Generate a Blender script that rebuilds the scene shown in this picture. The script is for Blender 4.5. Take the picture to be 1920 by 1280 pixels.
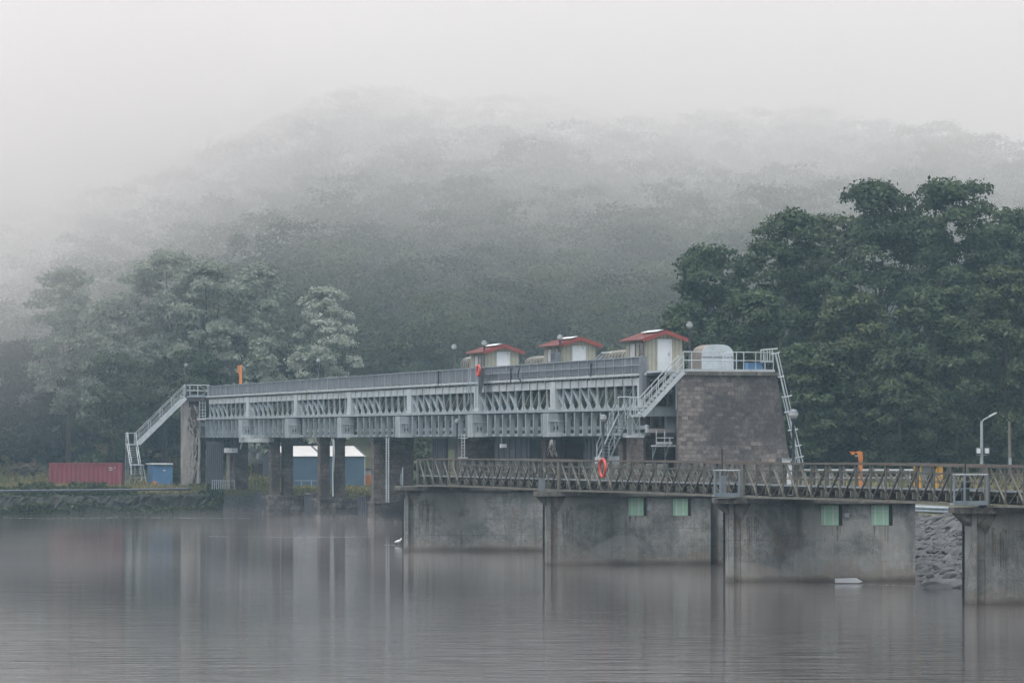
import bpy, math, random
import numpy as np
from mathutils import Vector as V

for o in list(bpy.data.objects):
    bpy.data.objects.remove(o, do_unlink=True)
scn = bpy.context.scene
COL = scn.collection
R = math.radians

# ------------------------------------------------------------------ camera
F = 7000.0            # focal length in photo pixels (1920 wide)
HZ = 832.0            # horizon row in the photo
CH = 6.0              # eye height over the water
cam_d = bpy.data.cameras.new('camera')
cam_d.sensor_width = 36.0
cam_d.lens = 36.0 * F / 1920.0
cam_d.shift_y = (HZ - 640.0) / 1920.0
cam_d.clip_start = 1.0
cam_d.clip_end = 6000.0
cam = bpy.data.objects.new('camera', cam_d)
cam.location = (0, 0, CH)
cam.rotation_euler = (R(90), 0, 0)
COL.objects.link(cam)
scn.camera = cam

# ------------------------------------------------------------------ sky, sun, exposure
SUN_EL, SUN_AZ = 72.0, -145.0          # high sun behind thick cloud, left of the view
world = bpy.data.worlds.new('World')
scn.world = world
world.use_nodes = True
wn = world.node_tree
wn.nodes.clear()
w_out = wn.nodes.new('ShaderNodeOutputWorld')
w_bg = wn.nodes.new('ShaderNodeBackground')
w_sky = wn.nodes.new('ShaderNodeTexSky')
w_sky.sky_type = 'NISHITA'
w_sky.sun_disc = False
w_sky.sun_elevation = R(SUN_EL)
w_sky.sun_rotation = R(SUN_AZ)
w_sky.dust_density = 6.0
w_sky.air_density = 1.5
w_hs = wn.nodes.new('ShaderNodeHueSaturation')   # an overcast sky is nearly grey
w_hs.inputs['Saturation'].default_value = 0.3
wn.links.new(w_sky.outputs[0], w_hs.inputs['Color'])
wn.links.new(w_hs.outputs[0], w_bg.inputs['Color'])
w_bg.inputs['Strength'].default_value = 0.15
wn.links.new(w_bg.outputs[0], w_out.inputs['Surface'])

sun_d = bpy.data.lights.new('sun', 'SUN')
sun_d.energy = 0.5
sun_d.angle = R(40)
sun_d.color = (1.0, 0.97, 0.93)
sun = bpy.data.objects.new('sun', sun_d)
az = R(SUN_AZ)
sdir = V((math.sin(az) * math.cos(R(SUN_EL)), math.cos(az) * math.cos(R(SUN_EL)), math.sin(R(SUN_EL))))
sun.rotation_euler = (-sdir).to_track_quat('-Z', 'Y').to_euler()
sun.location = (-100, 100, 200)
COL.objects.link(sun)

scn.view_settings.view_transform = 'Standard'
scn.view_settings.look = 'None'
scn.view_settings.gamma = 1.0
scn.view_settings.use_curve_mapping = False
scn.view_settings.exposure = 1.06
scn.cycles.use_denoising = True
scn.cycles.max_bounces = 8
scn.cycles.volume_bounces = 9
scn.cycles.transparent_max_bounces = 8

HAZE_DENSITY = 0.00024
HAZE_TOP = 150.0

# ------------------------------------------------------------------ helpers
rng = np.random.default_rng(7)
random.seed(7)


def P(px, py, Y):
    """point seen at photo pixel (px, py) standing Y metres away"""
    return V(((px - 960.0) * Y / F, Y, CH - (py - HZ) * Y / F))


def tag(o, label=None, cat=None, group=None, kind=None):
    if label: o['label'] = label
    if cat: o['category'] = cat
    if group: o['group'] = group
    if kind: o['kind'] = kind
    return o


def thing(name, loc, label, cat, group=None):
    o = bpy.data.objects.new(name, None)
    o.empty_display_size = 0.3
    COL.objects.link(o)
    o.location = loc
    return tag(o, label, cat, group)


def root_loc(o):
    while o.parent is not None:
        o = o.parent
    return V(o.location)


class MB:
    def __init__(self):
        self.v, self.f = [], []

    def add(self, verts, faces):
        n = len(self.v)
        self.v += [tuple(p) for p in verts]
        self.f += [tuple(i + n for i in fc) for fc in faces]
        return self

    def obox(self, o, a, b, c):
        o, a, b, c = V(o), V(a), V(b), V(c)
        if a.cross(b).dot(c) < 0:
            a, b = b, a
        p = [o, o + a, o + a + b, o + b, o + c, o + a + c, o + a + b + c, o + b + c]
        return self.add(p, [(3, 2, 1, 0), (4, 5, 6, 7), (0, 1, 5, 4), (1, 2, 6, 5), (2, 3, 7, 6), (3, 0, 4, 7)])

    def box(self, c, s):
        c, s = V(c), V(s)
        return self.obox(c - s / 2, (s.x, 0, 0), (0, s.y, 0), (0, 0, s.z))

    def bar(self, p0, p1, w, h, up=(0, 0, 1)):
        p0, p1 = V(p0), V(p1)
        d = (p1 - p0)
        dn = d.normalized()
        side = dn.cross(V(up))
        if side.length < 1e-4:
            side = dn.cross(V((0, 1, 0)))
        side.normalize()
        upv = side.cross(dn).normalized()
        return self.obox(p0 - side * w / 2 - upv * h / 2, d, side * w, upv * h)

    def tube(self, pts, rs, n=8, cap=True):
        pts = [V(p) for p in pts]
        if not hasattr(rs, '__len__'):
            rs = [rs] * len(pts)
        rings = []
        prev = None
        for i, p in enumerate(pts):
            t = (pts[min(i + 1, len(pts) - 1)] - pts[max(i - 1, 0)]).normalized()
            if prev is None:
                a = t.orthogonal().normalized()
            else:
                a = (prev - t * prev.dot(t)).normalized()
            prev = a
            b = t.cross(a)
            rings.append([p + (a * math.cos(2 * math.pi * k / n) + b * math.sin(2 * math.pi * k / n)) * rs[i] for k in range(n)])
        vs = [q for r in rings for q in r]
        fs = []
        for i in range(len(pts) - 1):
            for k in range(n):
                k2 = (k + 1) % n
                fs.append((i * n + k, i * n + k2, (i + 1) * n + k2, (i + 1) * n + k))
        if cap:
            fs.append(tuple(reversed(range(n))))
            fs.append(tuple((len(pts) - 1) * n + k for k in range(n)))
        return self.add(vs, fs)

    def lathe(self, c, prof, n=16):
        c = V(c)
        vs, fs = [], []
        for r, z in prof:
            for k in range(n):
                a = 2 * math.pi * k / n
                vs.append(c + V((r * math.cos(a), r * math.sin(a), z)))
        for i in range(len(prof) - 1):
            for k in range(n):
                k2 = (k + 1) % n
                fs.append((i * n + k, i * n + k2, (i + 1) * n + k2, (i + 1) * n + k))
        return self.add(vs, fs)

    def prism(self, poly, ext):
        """poly: list of points of one flat face, ext: extrusion vector"""
        poly = [V(p) for p in poly]
        ext = V(ext)
        n = len(poly)
        nrm = V((0, 0, 0))
        for i in range(n):
            nrm += (poly[i] - poly[0]).cross(poly[(i + 1) % n] - poly[0])
        if nrm.dot(ext) > 0:
            poly.reverse()
        vs = poly + [p + ext for p in poly]
        fs = [tuple(range(n)), tuple(reversed(range(n, 2 * n)))]
        for i in range(n):
            j = (i + 1) % n
            fs.append((j, i, n + i, n + j))
        return self.add(vs, fs)

    def build(self, name, mat, parent=None, smooth=False, bevel=0.0):
        off = root_loc(parent) if parent is not None else V((0, 0, 0))
        me = bpy.data.meshes.new(name)
        me.from_pydata([(p[0] - off.x, p[1] - off.y, p[2] - off.z) for p in self.v], [], self.f)
        me.materials.append(mat)
        if smooth:
            me.polygons.foreach_set('use_smooth', [True] * len(me.polygons))
        me.update()
        o = bpy.data.objects.new(name, me)
        COL.objects.link(o)
        if parent is not None:
            o.parent = parent
        if bevel:
            m = o.modifiers.new('bevel', 'BEVEL')
            m.width = bevel
            m.segments = 2
            m.limit_method = 'ANGLE'
        return o


def dup(root, loc, label=None, group=None, rotz=0.0):
    r = root.copy()
    COL.objects.link(r)
    r.location = loc
    r.rotation_euler = (0, 0, rotz)
    if label: r['label'] = label
    if group: r['group'] = group
    for ch in list(root.children):
        c = ch.copy()
        COL.objects.link(c)
        c.parent = r
        for g in ch.children:
            d = g.copy()
            COL.objects.link(d)
            d.parent = c
    return r


def quads_object(name, verts, mat, parent=None, tint=None):
    """verts: (4N,3) float array, one quad per four rows"""
    off = root_loc(parent) if parent is not None else V((0, 0, 0))
    v = np.asarray(verts, dtype=np.float32) - np.array(off, dtype=np.float32)
    n = len(v) // 4
    me = bpy.data.meshes.new(name)
    me.vertices.add(len(v))
    me.vertices.foreach_set('co', v.ravel())
    me.loops.add(4 * n)
    me.loops.foreach_set('vertex_index', np.arange(4 * n, dtype=np.int32))
    me.polygons.add(n)
    me.polygons.foreach_set('loop_start', np.arange(0, 4 * n, 4, dtype=np.int32))
    me.materials.append(mat)
    me.update(calc_edges=True)
    if tint is not None:       # one value per tree: some kinds are lighter than others
        at = me.attributes.new('tint', 'FLOAT', 'FACE')
        at.data.foreach_set('value', np.asarray(tint, dtype=np.float32))
    o = bpy.data.objects.new(name, me)
    COL.objects.link(o)
    if parent is not None:
        o.parent = parent
    return o


# ------------------------------------------------------------------ materials
def new_mat(name):
    m = bpy.data.materials.new(name)
    m.use_nodes = True
    nt = m.node_tree
    b = nt.nodes['Principled BSDF']
    return m, nt, b


def N(nt, t, **kw):
    n = nt.nodes.new(t)
    for k, v in kw.items():
        if k in n.inputs:
            n.inputs[k].default_value = v
        else:
            setattr(n, k, v)
    return n


def pos(nt, scale=(1, 1, 1), rot=(0, 0, 0)):
    g = nt.nodes.new('ShaderNodeNewGeometry')
    mp = nt.nodes.new('ShaderNodeMapping')
    mp.inputs['Scale'].default_value = scale
    mp.inputs['Rotation'].default_value = rot
    nt.links.new(g.outputs['Position'], mp.inputs['Vector'])
    return mp.outputs[0]


def noise(nt, vec, scale, detail=5.0, rough=0.6, dist=0.0):
    n = nt.nodes.new('ShaderNodeTexNoise')
    n.inputs['Scale'].default_value = scale
    n.inputs['Detail'].default_value = detail
    n.inputs['Roughness'].default_value = rough
    n.inputs['Distortion'].default_value = dist
    nt.links.new(vec, n.inputs['Vector'])
    return n.outputs['Fac']


def ramp(nt, fac, stops):
    r = nt.nodes.new('ShaderNodeValToRGB')
    e = r.color_ramp.elements
    while len(e) < len(stops):
        e.new(0.5)
    for el, (p, c) in zip(e, stops):
        el.position = p
        el.color = (c, c, c, 1) if not hasattr(c, '__len__') else (*c, 1)
    nt.links.new(fac, r.inputs['Fac'])
    return r.outputs['Color']


def mix(nt, fac, a, b, mode='MIX'):
    m = nt.nodes.new('ShaderNodeMix')
    m.data_type = 'RGBA'
    m.blend_type = mode
    for sock, val in ((m.inputs[0], fac), (m.inputs[6], a), (m.inputs[7], b)):
        if isinstance(val, (int, float)):
            sock.default_value = val
        elif hasattr(val, '__len__'):
            sock.default_value = (*val, 1)
        else:
            nt.links.new(val, sock)
    return m.outputs[2]


def bump(nt, b, fac, strength=0.3, dist=0.05):
    bp = nt.nodes.new('ShaderNodeBump')
    bp.inputs['Strength'].default_value = strength
    bp.inputs['Distance'].default_value = dist
    nt.links.new(fac, bp.inputs['Height'])
    nt.links.new(bp.outputs[0], b.inputs['Normal'])


def weathered(name, base, dark=None, stain=None, stain_amt=0.5, scale=1.5, rough=0.75, metal=0.0, streak=0.5, spec=0.3):
    """paint, steel or render with mottling, runs of dirt and patches of a stain colour"""
    m, nt, b = new_mat(name)
    dark = dark or tuple(c * 0.55 for c in base)
    n1 = noise(nt, pos(nt), scale, 8, 0.65)
    c = mix(nt, ramp(nt, n1, [(0.33, 0.0), (0.68, 1.0)]), dark, base)
    if streak:
        n2 = noise(nt, pos(nt, (1, 1, 0.07)), scale * 3.0, 6, 0.7)
        c = mix(nt, mix(nt, streak, (0, 0, 0), ramp(nt, n2, [(0.48, 0.0), (0.68, 1.0)])), c, dark)
    if stain:
        n3 = noise(nt, pos(nt, (1, 1, 0.6)), scale * 0.8, 9, 0.7, 0.4)
        c = mix(nt, ramp(nt, n3, [(0.62 - 0.2 * stain_amt, 0.0), (0.72 - 0.12 * stain_amt, 1.0)]), c, stain)
    nt.links.new(c, b.inputs['Base Color'])
    b.inputs['Roughness'].default_value = rough
    b.inputs['Metallic'].default_value = metal
    b.inputs['Specular IOR Level'].default_value = spec
    bump(nt, b, n1, 0.25, 0.03)
    return m


def leaf_mat(name, cols, transl=0.25, tinted=False):
    m, nt, b = new_mat(name)
    g = nt.nodes.new('ShaderNodeNewGeometry')
    n1 = noise(nt, pos(nt), 0.15, 4, 0.6)
    ad = nt.nodes.new('ShaderNodeMath'); ad.operation = 'MULTIPLY_ADD'
    nt.links.new(g.outputs['Random Per Island'], ad.inputs[0])
    ad.inputs[1].default_value = 0.45
    sub = nt.nodes.new('ShaderNodeMath'); sub.operation = 'MULTIPLY_ADD'
    nt.links.new(n1, sub.inputs[0]); sub.inputs[1].default_value = 1.3; sub.inputs[2].default_value = -0.38
    nt.links.new(sub.outputs[0], ad.inputs[2])
    fac = ad.outputs[0]
    if tinted:
        ta = nt.nodes.new('ShaderNodeAttribute'); ta.attribute_name = 'tint'
        t2 = nt.nodes.new('ShaderNodeMath'); t2.operation = 'MULTIPLY_ADD'
        nt.links.new(ta.outputs['Fac'], t2.inputs[0]); t2.inputs[1].default_value = 0.65
        t3 = nt.nodes.new('ShaderNodeMath'); t3.operation = 'MULTIPLY_ADD'
        nt.links.new(fac, t3.inputs[0]); t3.inputs[1].default_value = 0.36; t3.inputs[2].default_value = 0.0
        nt.links.new(t3.outputs[0], t2.inputs[2])
        fac = t2.outputs[0]
    k = len(cols)
    c = ramp(nt, fac, [(0.1 + 0.8 * i / (k - 1), cols[i]) for i in range(k)])
    nt.links.new(c, b.inputs['Base Color'])
    b.inputs['Roughness'].default_value = 0.7
    b.inputs['Specular IOR Level'].default_value = 0.2
    tr = nt.nodes.new('ShaderNodeBsdfTranslucent')
    nt.links.new(c, tr.inputs['Color'])
    mx = nt.nodes.new('ShaderNodeMixShader')
    mx.inputs[0].default_value = transl
    nt.links.new(b.outputs[0], mx.inputs[1]); nt.links.new(tr.outputs[0], mx.inputs[2])
    nt.links.new(mx.outputs[0], nt.nodes['Material Output'].inputs['Surface'])
    return m


def concrete_mat():
    m, nt, b = new_mat('pier_concrete')
    n1 = noise(nt, pos(nt), 0.55, 9, 0.68, 0.3)
    c = ramp(nt, n1, [(0.30, (0.065, 0.07, 0.07)), (0.44, (0.12, 0.126, 0.124)), (0.56, (0.165, 0.17, 0.166)), (0.70, (0.235, 0.235, 0.228))])
    # fine speckle
    n0 = noise(nt, pos(nt), 14.0, 4, 0.7)
    c = mix(nt, 0.5, c, ramp(nt, n0, [(0.3, 0.30), (0.7, 0.80)]), 'OVERLAY')
    n9 = noise(nt, pos(nt), 3.6, 6, 0.75, 0.3)
    c = mix(nt, 0.5, c, ramp(nt, n9, [(0.32, 0.26), (0.68, 0.80)]), 'OVERLAY')
    # dark runs from the slab
    n2 = noise(nt, pos(nt, (1.0, 1.0, 0.05)), 2.4, 7, 0.7)
    c = mix(nt, ramp(nt, n2, [(0.50, 0.0), (0.66, 0.8)]), c, (0.075, 0.078, 0.076))
    # pale lime runs
    n4 = noise(nt, pos(nt, (1.0, 1.0, 0.12)), 1.7, 7, 0.75, 0.2)
    c = mix(nt, ramp(nt, n4, [(0.60, 0.0), (0.74, 0.6)]), c, (0.36, 0.36, 0.345))
    # rust and earth patches
    n3 = noise(nt, pos(nt, (1, 1, 0.5)), 0.75, 8, 0.7, 0.8)
    c = mix(nt, ramp(nt, n3, [(0.55, 0.0), (0.70, 0.65)]), c, (0.135, 0.085, 0.05))
    # pour joints: thin darker lines every lift of the shuttering
    g = nt.nodes.new('ShaderNodeNewGeometry')
    sx = nt.nodes.new('ShaderNodeSeparateXYZ'); nt.links.new(g.outputs['Position'], sx.inputs[0])
    wv = nt.nodes.new('ShaderNodeMath'); wv.operation = 'MULTIPLY_ADD'
    nt.links.new(noise(nt, pos(nt), 1.1, 3, 0.5), wv.inputs[0]); wv.inputs[1].default_value = 0.06
    nt.links.new(sx.outputs['Z'], wv.inputs[2])
    pm = nt.nodes.new('ShaderNodeMath'); pm.operation = 'PINGPONG'; pm.inputs[1].default_value = 0.46
    nt.links.new(wv.outputs[0], pm.inputs[0])
    jf = nt.nodes.new('ShaderNodeMath'); jf.operation = 'MULTIPLY'
    nt.links.new(ramp(nt, pm.outputs[0], [(0.0, 1.0), (0.045, 0.0)]), jf.inputs[0])
    nt.links.new(ramp(nt, n1, [(0.42, 0.0), (0.62, 0.5)]), jf.inputs[1])
    c = mix(nt, jf.outputs[0], c, (0.07, 0.072, 0.07))
    # patches of newer render with hard edges
    n6 = noise(nt, pos(nt, (0.8, 0.8, 1.2)), 0.42, 2, 0.4, 0.2)
    c = mix(nt, ramp(nt, n6, [(0.55, 0.0), (0.61, 0.5)]), c, (0.26, 0.262, 0.25))
    n7 = noise(nt, pos(nt, (1.3, 1.3, 0.5)), 0.9, 6, 0.75, 0.6)
    c = mix(nt, ramp(nt, n7, [(0.57, 0.0), (0.66, 0.6)]), c, (0.075, 0.08, 0.078))
    # brown silt left by high water
    sb = nt.nodes.new('ShaderNodeMapRange')
    sa = nt.nodes.new('ShaderNodeMath'); sa.operation = 'MULTIPLY_ADD'
    nt.links.new(noise(nt, pos(nt), 0.5, 8, 0.75, 0.5), sa.inputs[0]); sa.inputs[1].default_value = -4.2
    nt.links.new(sx.outputs['Z'], sa.inputs[2])
    nt.links.new(sa.outputs[0], sb.inputs['Value'])
    sb.inputs['From Min'].default_value = -2.1; sb.inputs['From Max'].default_value = -1.3
    sb.inputs['To Min'].default_value = 0.5; sb.inputs['To Max'].default_value = 0.0
    c = mix(nt, sb.outputs[0], c, (0.155, 0.12, 0.092))
    # wet tide band just over the water
    ad = nt.nodes.new('ShaderNodeMath'); ad.operation = 'MULTIPLY_ADD'
    nt.links.new(n1, ad.inputs[0]); ad.inputs[1].default_value = -0.7
    nt.links.new(sx.outputs['Z'], ad.inputs[2])
    mr = nt.nodes.new('ShaderNodeMapRange')
    nt.links.new(ad.outputs[0], mr.inputs['Value'])
    mr.inputs['From Min'].default_value = -0.33; mr.inputs['From Max'].default_value = -0.08
    mr.inputs['To Min'].default_value = 1.0; mr.inputs['To Max'].default_value = 0.0
    c = mix(nt, mr.outputs[0], c, (0.06, 0.05, 0.042))
    nt.links.new(c, b.inputs['Base Color'])
    b.inputs['Roughness'].default_value = 0.9
    b.inputs['Specular IOR Level'].default_value = 0.2
    bump(nt, b, n1, 0.5, 0.08)
    return m


def stone_mat(name, c1, c2, mortar, bw, bh, dark=(0.05, 0.05, 0.05), moss=None):
    m, nt, b = new_mat(name)
    g = nt.nodes.new('ShaderNodeNewGeometry')
    d = nt.nodes.new('ShaderNodeVectorMath'); d.operation = 'DOT_PRODUCT'
    nt.links.new(g.outputs['Position'], d.inputs[0])
    d.inputs[1].default_value = (UX + WX, UY + WY, 0)
    sx = nt.nodes.new('ShaderNodeSeparateXYZ'); nt.links.new(g.outputs['Position'], sx.inputs[0])
    cb = nt.nodes.new('ShaderNodeCombineXYZ')
    nt.links.new(d.outputs['Value'], cb.inputs[0]); nt.links.new(sx.outputs['Z'], cb.inputs[1])
    wob = nt.nodes.new('ShaderNodeTexNoise'); wob.inputs['Scale'].default_value = 1.3
    nt.links.new(cb.outputs[0], wob.inputs['Vector'])
    vm = nt.nodes.new('ShaderNodeVectorMath'); vm.operation = 'MULTIPLY_ADD'
    nt.links.new(wob.outputs['Color'], vm.inputs[0]); vm.inputs[1].default_value = (0.35, 0.20, 0); nt.links.new(cb.outputs[0], vm.inputs[2])
    br = nt.nodes.new('ShaderNodeTexBrick')
    nt.links.new(vm.outputs[0], br.inputs['Vector'])
    br.inputs['Color1'].default_value = (*c1, 1); br.inputs['Color2'].default_value = (*c2, 1)
    br.inputs['Mortar'].default_value = (*mortar, 1)
    br.inputs['Scale'].default_value = 1.0
    br.inputs['Mortar Size'].default_value = 0.018
    br.inputs['Mortar Smooth'].default_value = 0.4
    br.inputs['Bias'].default_value = -0.1
    br.inputs['Brick Width'].default_value = bw
    br.inputs['Row Height'].default_value = bh
    br.offset = 0.5; br.squash = 0.8; br.squash_frequency = 3
    n1 = noise(nt, pos(nt), 0.30, 9, 0.7, 0.4)
    c = mix(nt, ramp(nt, n1, [(0.44, 0.85), (0.58, 0.0)]), br.outputs['Color'], dark)
    n2 = noise(nt, pos(nt), 5.0, 7, 0.75)
    c = mix(nt, 0.7, c, ramp(nt, n2, [(0.3, 0.28), (0.7, 0.78)]), 'OVERLAY')
    n5 = noise(nt, pos(nt, (1, 1, 0.08)), 2.2, 6, 0.7)
    c = mix(nt, ramp(nt, n5, [(0.56, 0.0), (0.74, 0.6)]), c, dark)
    if moss:
        n3 = noise(nt, pos(nt), 1.1, 8, 0.7)
        c = mix(nt, ramp(nt, n3, [(0.6, 0.0), (0.72, 0.8)]), c, moss)
    nt.links.new(c, b.inputs['Base Color'])
    b.inputs['Roughness'].default_value = 0.92
    b.inputs['Specular IOR Level'].default_value = 0.15
    hh = mix(nt, 0.5, br.outputs['Fac'], n2)
    bump(nt, b, mix(nt, 0.35, br.outputs['Color'], n2), 0.9, 0.09)
    return m


def ground_mat(name, cols, scale=0.25, banks=False):
    m, nt, b = new_mat(name)
    n1 = noise(nt, pos(nt), scale, 10, 0.7, 0.5)
    n2 = noise(nt, pos(nt), scale * 14, 6, 0.75)
    k = len(cols)
    c = ramp(nt, n1, [(0.3 + 0.4 * i / (k - 1), cols[i]) for i in range(k)])
    if banks:
        # the slopes down to the water are stone and silt, not turf
        g = nt.nodes.new('ShaderNodeNewGeometry')
        sx = nt.nodes.new('ShaderNodeSeparateXYZ'); nt.links.new(g.outputs['Position'], sx.inputs[0])
        mr = nt.nodes.new('ShaderNodeMapRange')
        nt.links.new(sx.outputs['X'], mr.inputs['Value'])
        mr.inputs['From Min'].default_value = -6; mr.inputs['From Max'].default_value = 8
        mr.inputs['To Min'].default_value = 1.35; mr.inputs['To Max'].default_value = 2.45
        lt = nt.nodes.new('ShaderNodeMath'); lt.operation = 'LESS_THAN'
        nt.links.new(sx.outputs['Z'], lt.inputs[0]); nt.links.new(mr.outputs[0], lt.inputs[1])
        st = ramp(nt, n2, [(0.3, (0.035, 0.036, 0.038)), (0.7, (0.085, 0.085, 0.088))])
        c = mix(nt, lt.outputs[0], c, st)
    c = mix(nt, 0.6, c, ramp(nt, n2, [(0.3, 0.3), (0.7, 0.75)]), 'OVERLAY')
    nt.links.new(c, b.inputs['Base Color'])
    b.inputs['Roughness'].default_value = 0.95
    b.inputs['Specular IOR Level'].default_value = 0.1
    bump(nt, b, n2, 0.6, 0.15)
    return m


def water_mat():
    m, nt, b = new_mat('river_water')
    b.inputs['Base Color'].default_value = (0.042, 0.035, 0.034, 1)
    b.inputs['IOR'].default_value = 1.33
    b.inputs['Specular IOR Level'].default_value = 0.5
    n0 = noise(nt, pos(nt, (0.012, 0.02, 1)), 1.0, 3, 0.5)
    rr = ramp(nt, n0, [(0.35, 0.02), (0.65, 0.07)])
    nt.links.new(rr, b.inputs['Roughness'])
    a1 = noise(nt, pos(nt, (0.36, 1.0, 1), (0, 0, R(12))), 1.5, 5, 0.62, 0.6)
    a2 = noise(nt, pos(nt, (0.22, 0.5, 1), (0, 0, R(-6))), 0.55, 3, 0.5)
    wv = nt.nodes.new('ShaderNodeTexWave')
    wv.wave_type = 'BANDS'; wv.bands_direction = 'Y'
    wv.inputs['Scale'].default_value = 0.32; wv.inputs['Distortion'].default_value = 7.0
    wv.inputs['Detail'].default_value = 2.5; wv.inputs['Detail Scale'].default_value = 0.6
    nt.links.new(pos(nt, (0.25, 1.0, 1), (0, 0, R(5))), wv.inputs['Vector'])
    # ripples live in the nearer water, the far water is calm: patches in world space
    s = nt.nodes.new('ShaderNodeMath'); s.operation = 'ADD'
    nt.links.new(a1, s.inputs[0]); nt.links.new(a2, s.inputs[1])
    s2 = nt.nodes.new('ShaderNodeMath'); s2.operation = 'MULTIPLY_ADD'
    nt.links.new(wv.outputs['Fac'], s2.inputs[0]); s2.inputs[1].default_value = 0.10; nt.links.new(s.outputs[0], s2.inputs[2])
    g = nt.nodes.new('ShaderNodeNewGeometry')
    sx = nt.nodes.new('ShaderNodeSeparateXYZ'); nt.links.new(g.outputs['Position'], sx.inputs[0])
    mr = nt.nodes.new('ShaderNodeMapRange'); mr.interpolation_type = 'SMOOTHSTEP'
    nt.links.new(sx.outputs['Y'], mr.inputs['Value'])
    mr.inputs['From Min'].default_value = 95; mr.inputs['From Max'].default_value = 175
    mr.inputs['To Min'].default_value = 1.0; mr.inputs['To Max'].default_value = 0.36
    bp = nt.nodes.new('ShaderNodeBump'); bp.inputs['Distance'].default_value = 0.05
    nt.links.new(mr.outputs[0], bp.inputs['Strength'])
    bp2 = nt.nodes.new('ShaderNodeMath'); bp2.operation = 'MULTIPLY'
    nt.links.new(mr.outputs[0], bp2.inputs[0]); bp2.inputs[1].default_value = 0.40
    nt.links.new(bp2.outputs[0], bp.inputs['Strength'])
    nt.links.new(s2.outputs[0], bp.inputs['Height'])
    nt.links.new(bp.outputs[0], b.inputs['Normal'])
    return m


# dam frame ---------------------------------------------------------
A0 = P(395, HZ, 339.0); B0 = P(1265, HZ, 221.0)
A0.z = B0.z = 0
U = (B0 - A0); DLEN = U.length; U.normalize()          # along the dam, towards the camera's right
W = V((-U.y, U.x, 0))                                  # across the dam, away from the river
UX, UY, WX, WY = U.x, U.y, W.x, W.y
Z = V((0, 0, 1))


def DY(px, t=0.0):
    k = (px - 960.0) / F
    return (A0.x * W.x + A0.y * W.y - t) / (k * W.x + W.y)


def D(px, py, t=0.0):
    """point of the dam's face (moved t metres out over the river) seen at that pixel"""
    return P(px, py, DY(px, t))


def DS(px, t=0.0):
    p = D(px, HZ, t)
    return (p - A0).dot(U)


def dl(s, t, z):
    return A0 + U * s - W * t + Z * z


# bridge frame
BP0 = V((-6.2, 209.0, 0)); BSTEP = V((7.74, -23.07, 0))
BU = BSTEP.normalized(); BW = V((-BU.y, BU.x, 0)); BL = BSTEP.length
PD = V((math.cos(R(4)), math.sin(R(4)), 0)); PN = V((-PD.y, PD.x, 0))     # long axis of the piers


def bl(s, t, z):
    return BP0 + BU * s + BW * t + Z * z


M = {}
M['concrete'] = concrete_mat()
M['abut_stone'] = stone_mat('abutment_stone', (0.098, 0.088, 0.085), (0.235, 0.205, 0.192), (0.10, 0.092, 0.088), 0.46, 0.25, (0.052, 0.05, 0.053))
M['pier_stone'] = stone_mat('dam_pier_stone', (0.115, 0.10, 0.092), (0.165, 0.143, 0.13), (0.075, 0.067, 0.063), 0.7, 0.38, (0.05, 0.042, 0.04), (0.09, 0.085, 0.05))
M['base_stone'] = stone_mat('dam_base_stone', (0.095, 0.088, 0.083), (0.20, 0.178, 0.16), (0.05, 0.05, 0.048), 0.9, 0.45, (0.03, 0.03, 0.032))
M['pale_concrete'] = weathered('pale_concrete', (0.33, 0.31, 0.30), (0.21, 0.20, 0.19), (0.16, 0.14, 0.12), 0.35, 0.8)
M['slab'] = weathered('mossy_slab', (0.12, 0.112, 0.10), (0.045, 0.045, 0.043), (0.19, 0.17, 0.15), 0.4, 2.2, 0.9)
M['steel'] = weathered('blue_grey_paint', (0.28, 0.325, 0.35), (0.18, 0.21, 0.225), (0.165, 0.16, 0.135), 0.32, 0.9, 0.6, 0, 0.8)
M['steel_light'] = weathered('pale_paint', (0.39, 0.43, 0.455), (0.27, 0.30, 0.315), (0.21, 0.19, 0.155), 0.3, 1.0, 0.6, 0, 0.8)
M['steel_dirty'] = weathered('mossy_steel', (0.23, 0.245, 0.235), (0.125, 0.13, 0.12), (0.16, 0.14, 0.105), 0.4, 1.2, 0.8)
M['cage'] = weathered('dull_blue_rail', (0.15, 0.185, 0.21), (0.11, 0.135, 0.155), None, 0, 1.5, 0.55)
M['panel'] = weathered('grey_parapet_sheet', (0.13, 0.145, 0.165), (0.10, 0.11, 0.125), (0.20, 0.21, 0.22), 0.1, 0.6, 0.6)
M['rust'] = weathered('rusty_truss_steel', (0.122, 0.125, 0.112), (0.066, 0.067, 0.060), (0.098, 0.076, 0.055), 0.5, 1.6, 0.85)
M['rust_top'] = weathered('rusty_chord', (0.115, 0.107, 0.096), (0.065, 0.06, 0.053), (0.10, 0.066, 0.05), 0.7, 1.3, 0.85)
M['lichen'] = weathered('lichened_steel', (0.15, 0.15, 0.132), (0.085, 0.083, 0.07), (0.11, 0.078, 0.05), 0.4, 2.0, 0.9)
M['deck'] = weathered('bridge_deck', (0.09, 0.085, 0.07), (0.05, 0.045, 0.04), None, 0, 2.0, 0.9)
M['galv'] = weathered('galvanised_rail', (0.27, 0.315, 0.35), (0.19, 0.22, 0.25), None, 0, 1.5, 0.5, 0.2, 0.2)
M['white'] = weathered('white_paint', (0.54, 0.56, 0.58), (0.43, 0.45, 0.47), None, 0, 0.8, 0.5, 0, 0.3)
M['white_wood'] = weathered('white_board', (0.47, 0.49, 0.50), (0.34, 0.35, 0.36), None, 0, 3, 0.6)
M['hut_wall'] = None
M['red_roof'] = weathered('red_roof_sheet', (0.17, 0.058, 0.052), (0.12, 0.048, 0.044), None, 0, 1.4, 0.6, 0, 0.3)
M['red_trim'] = weathered('red_trim', (0.225, 0.052, 0.045), (0.16, 0.045, 0.04), None, 0, 1.4, 0.55, 0, 0.2)
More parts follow.
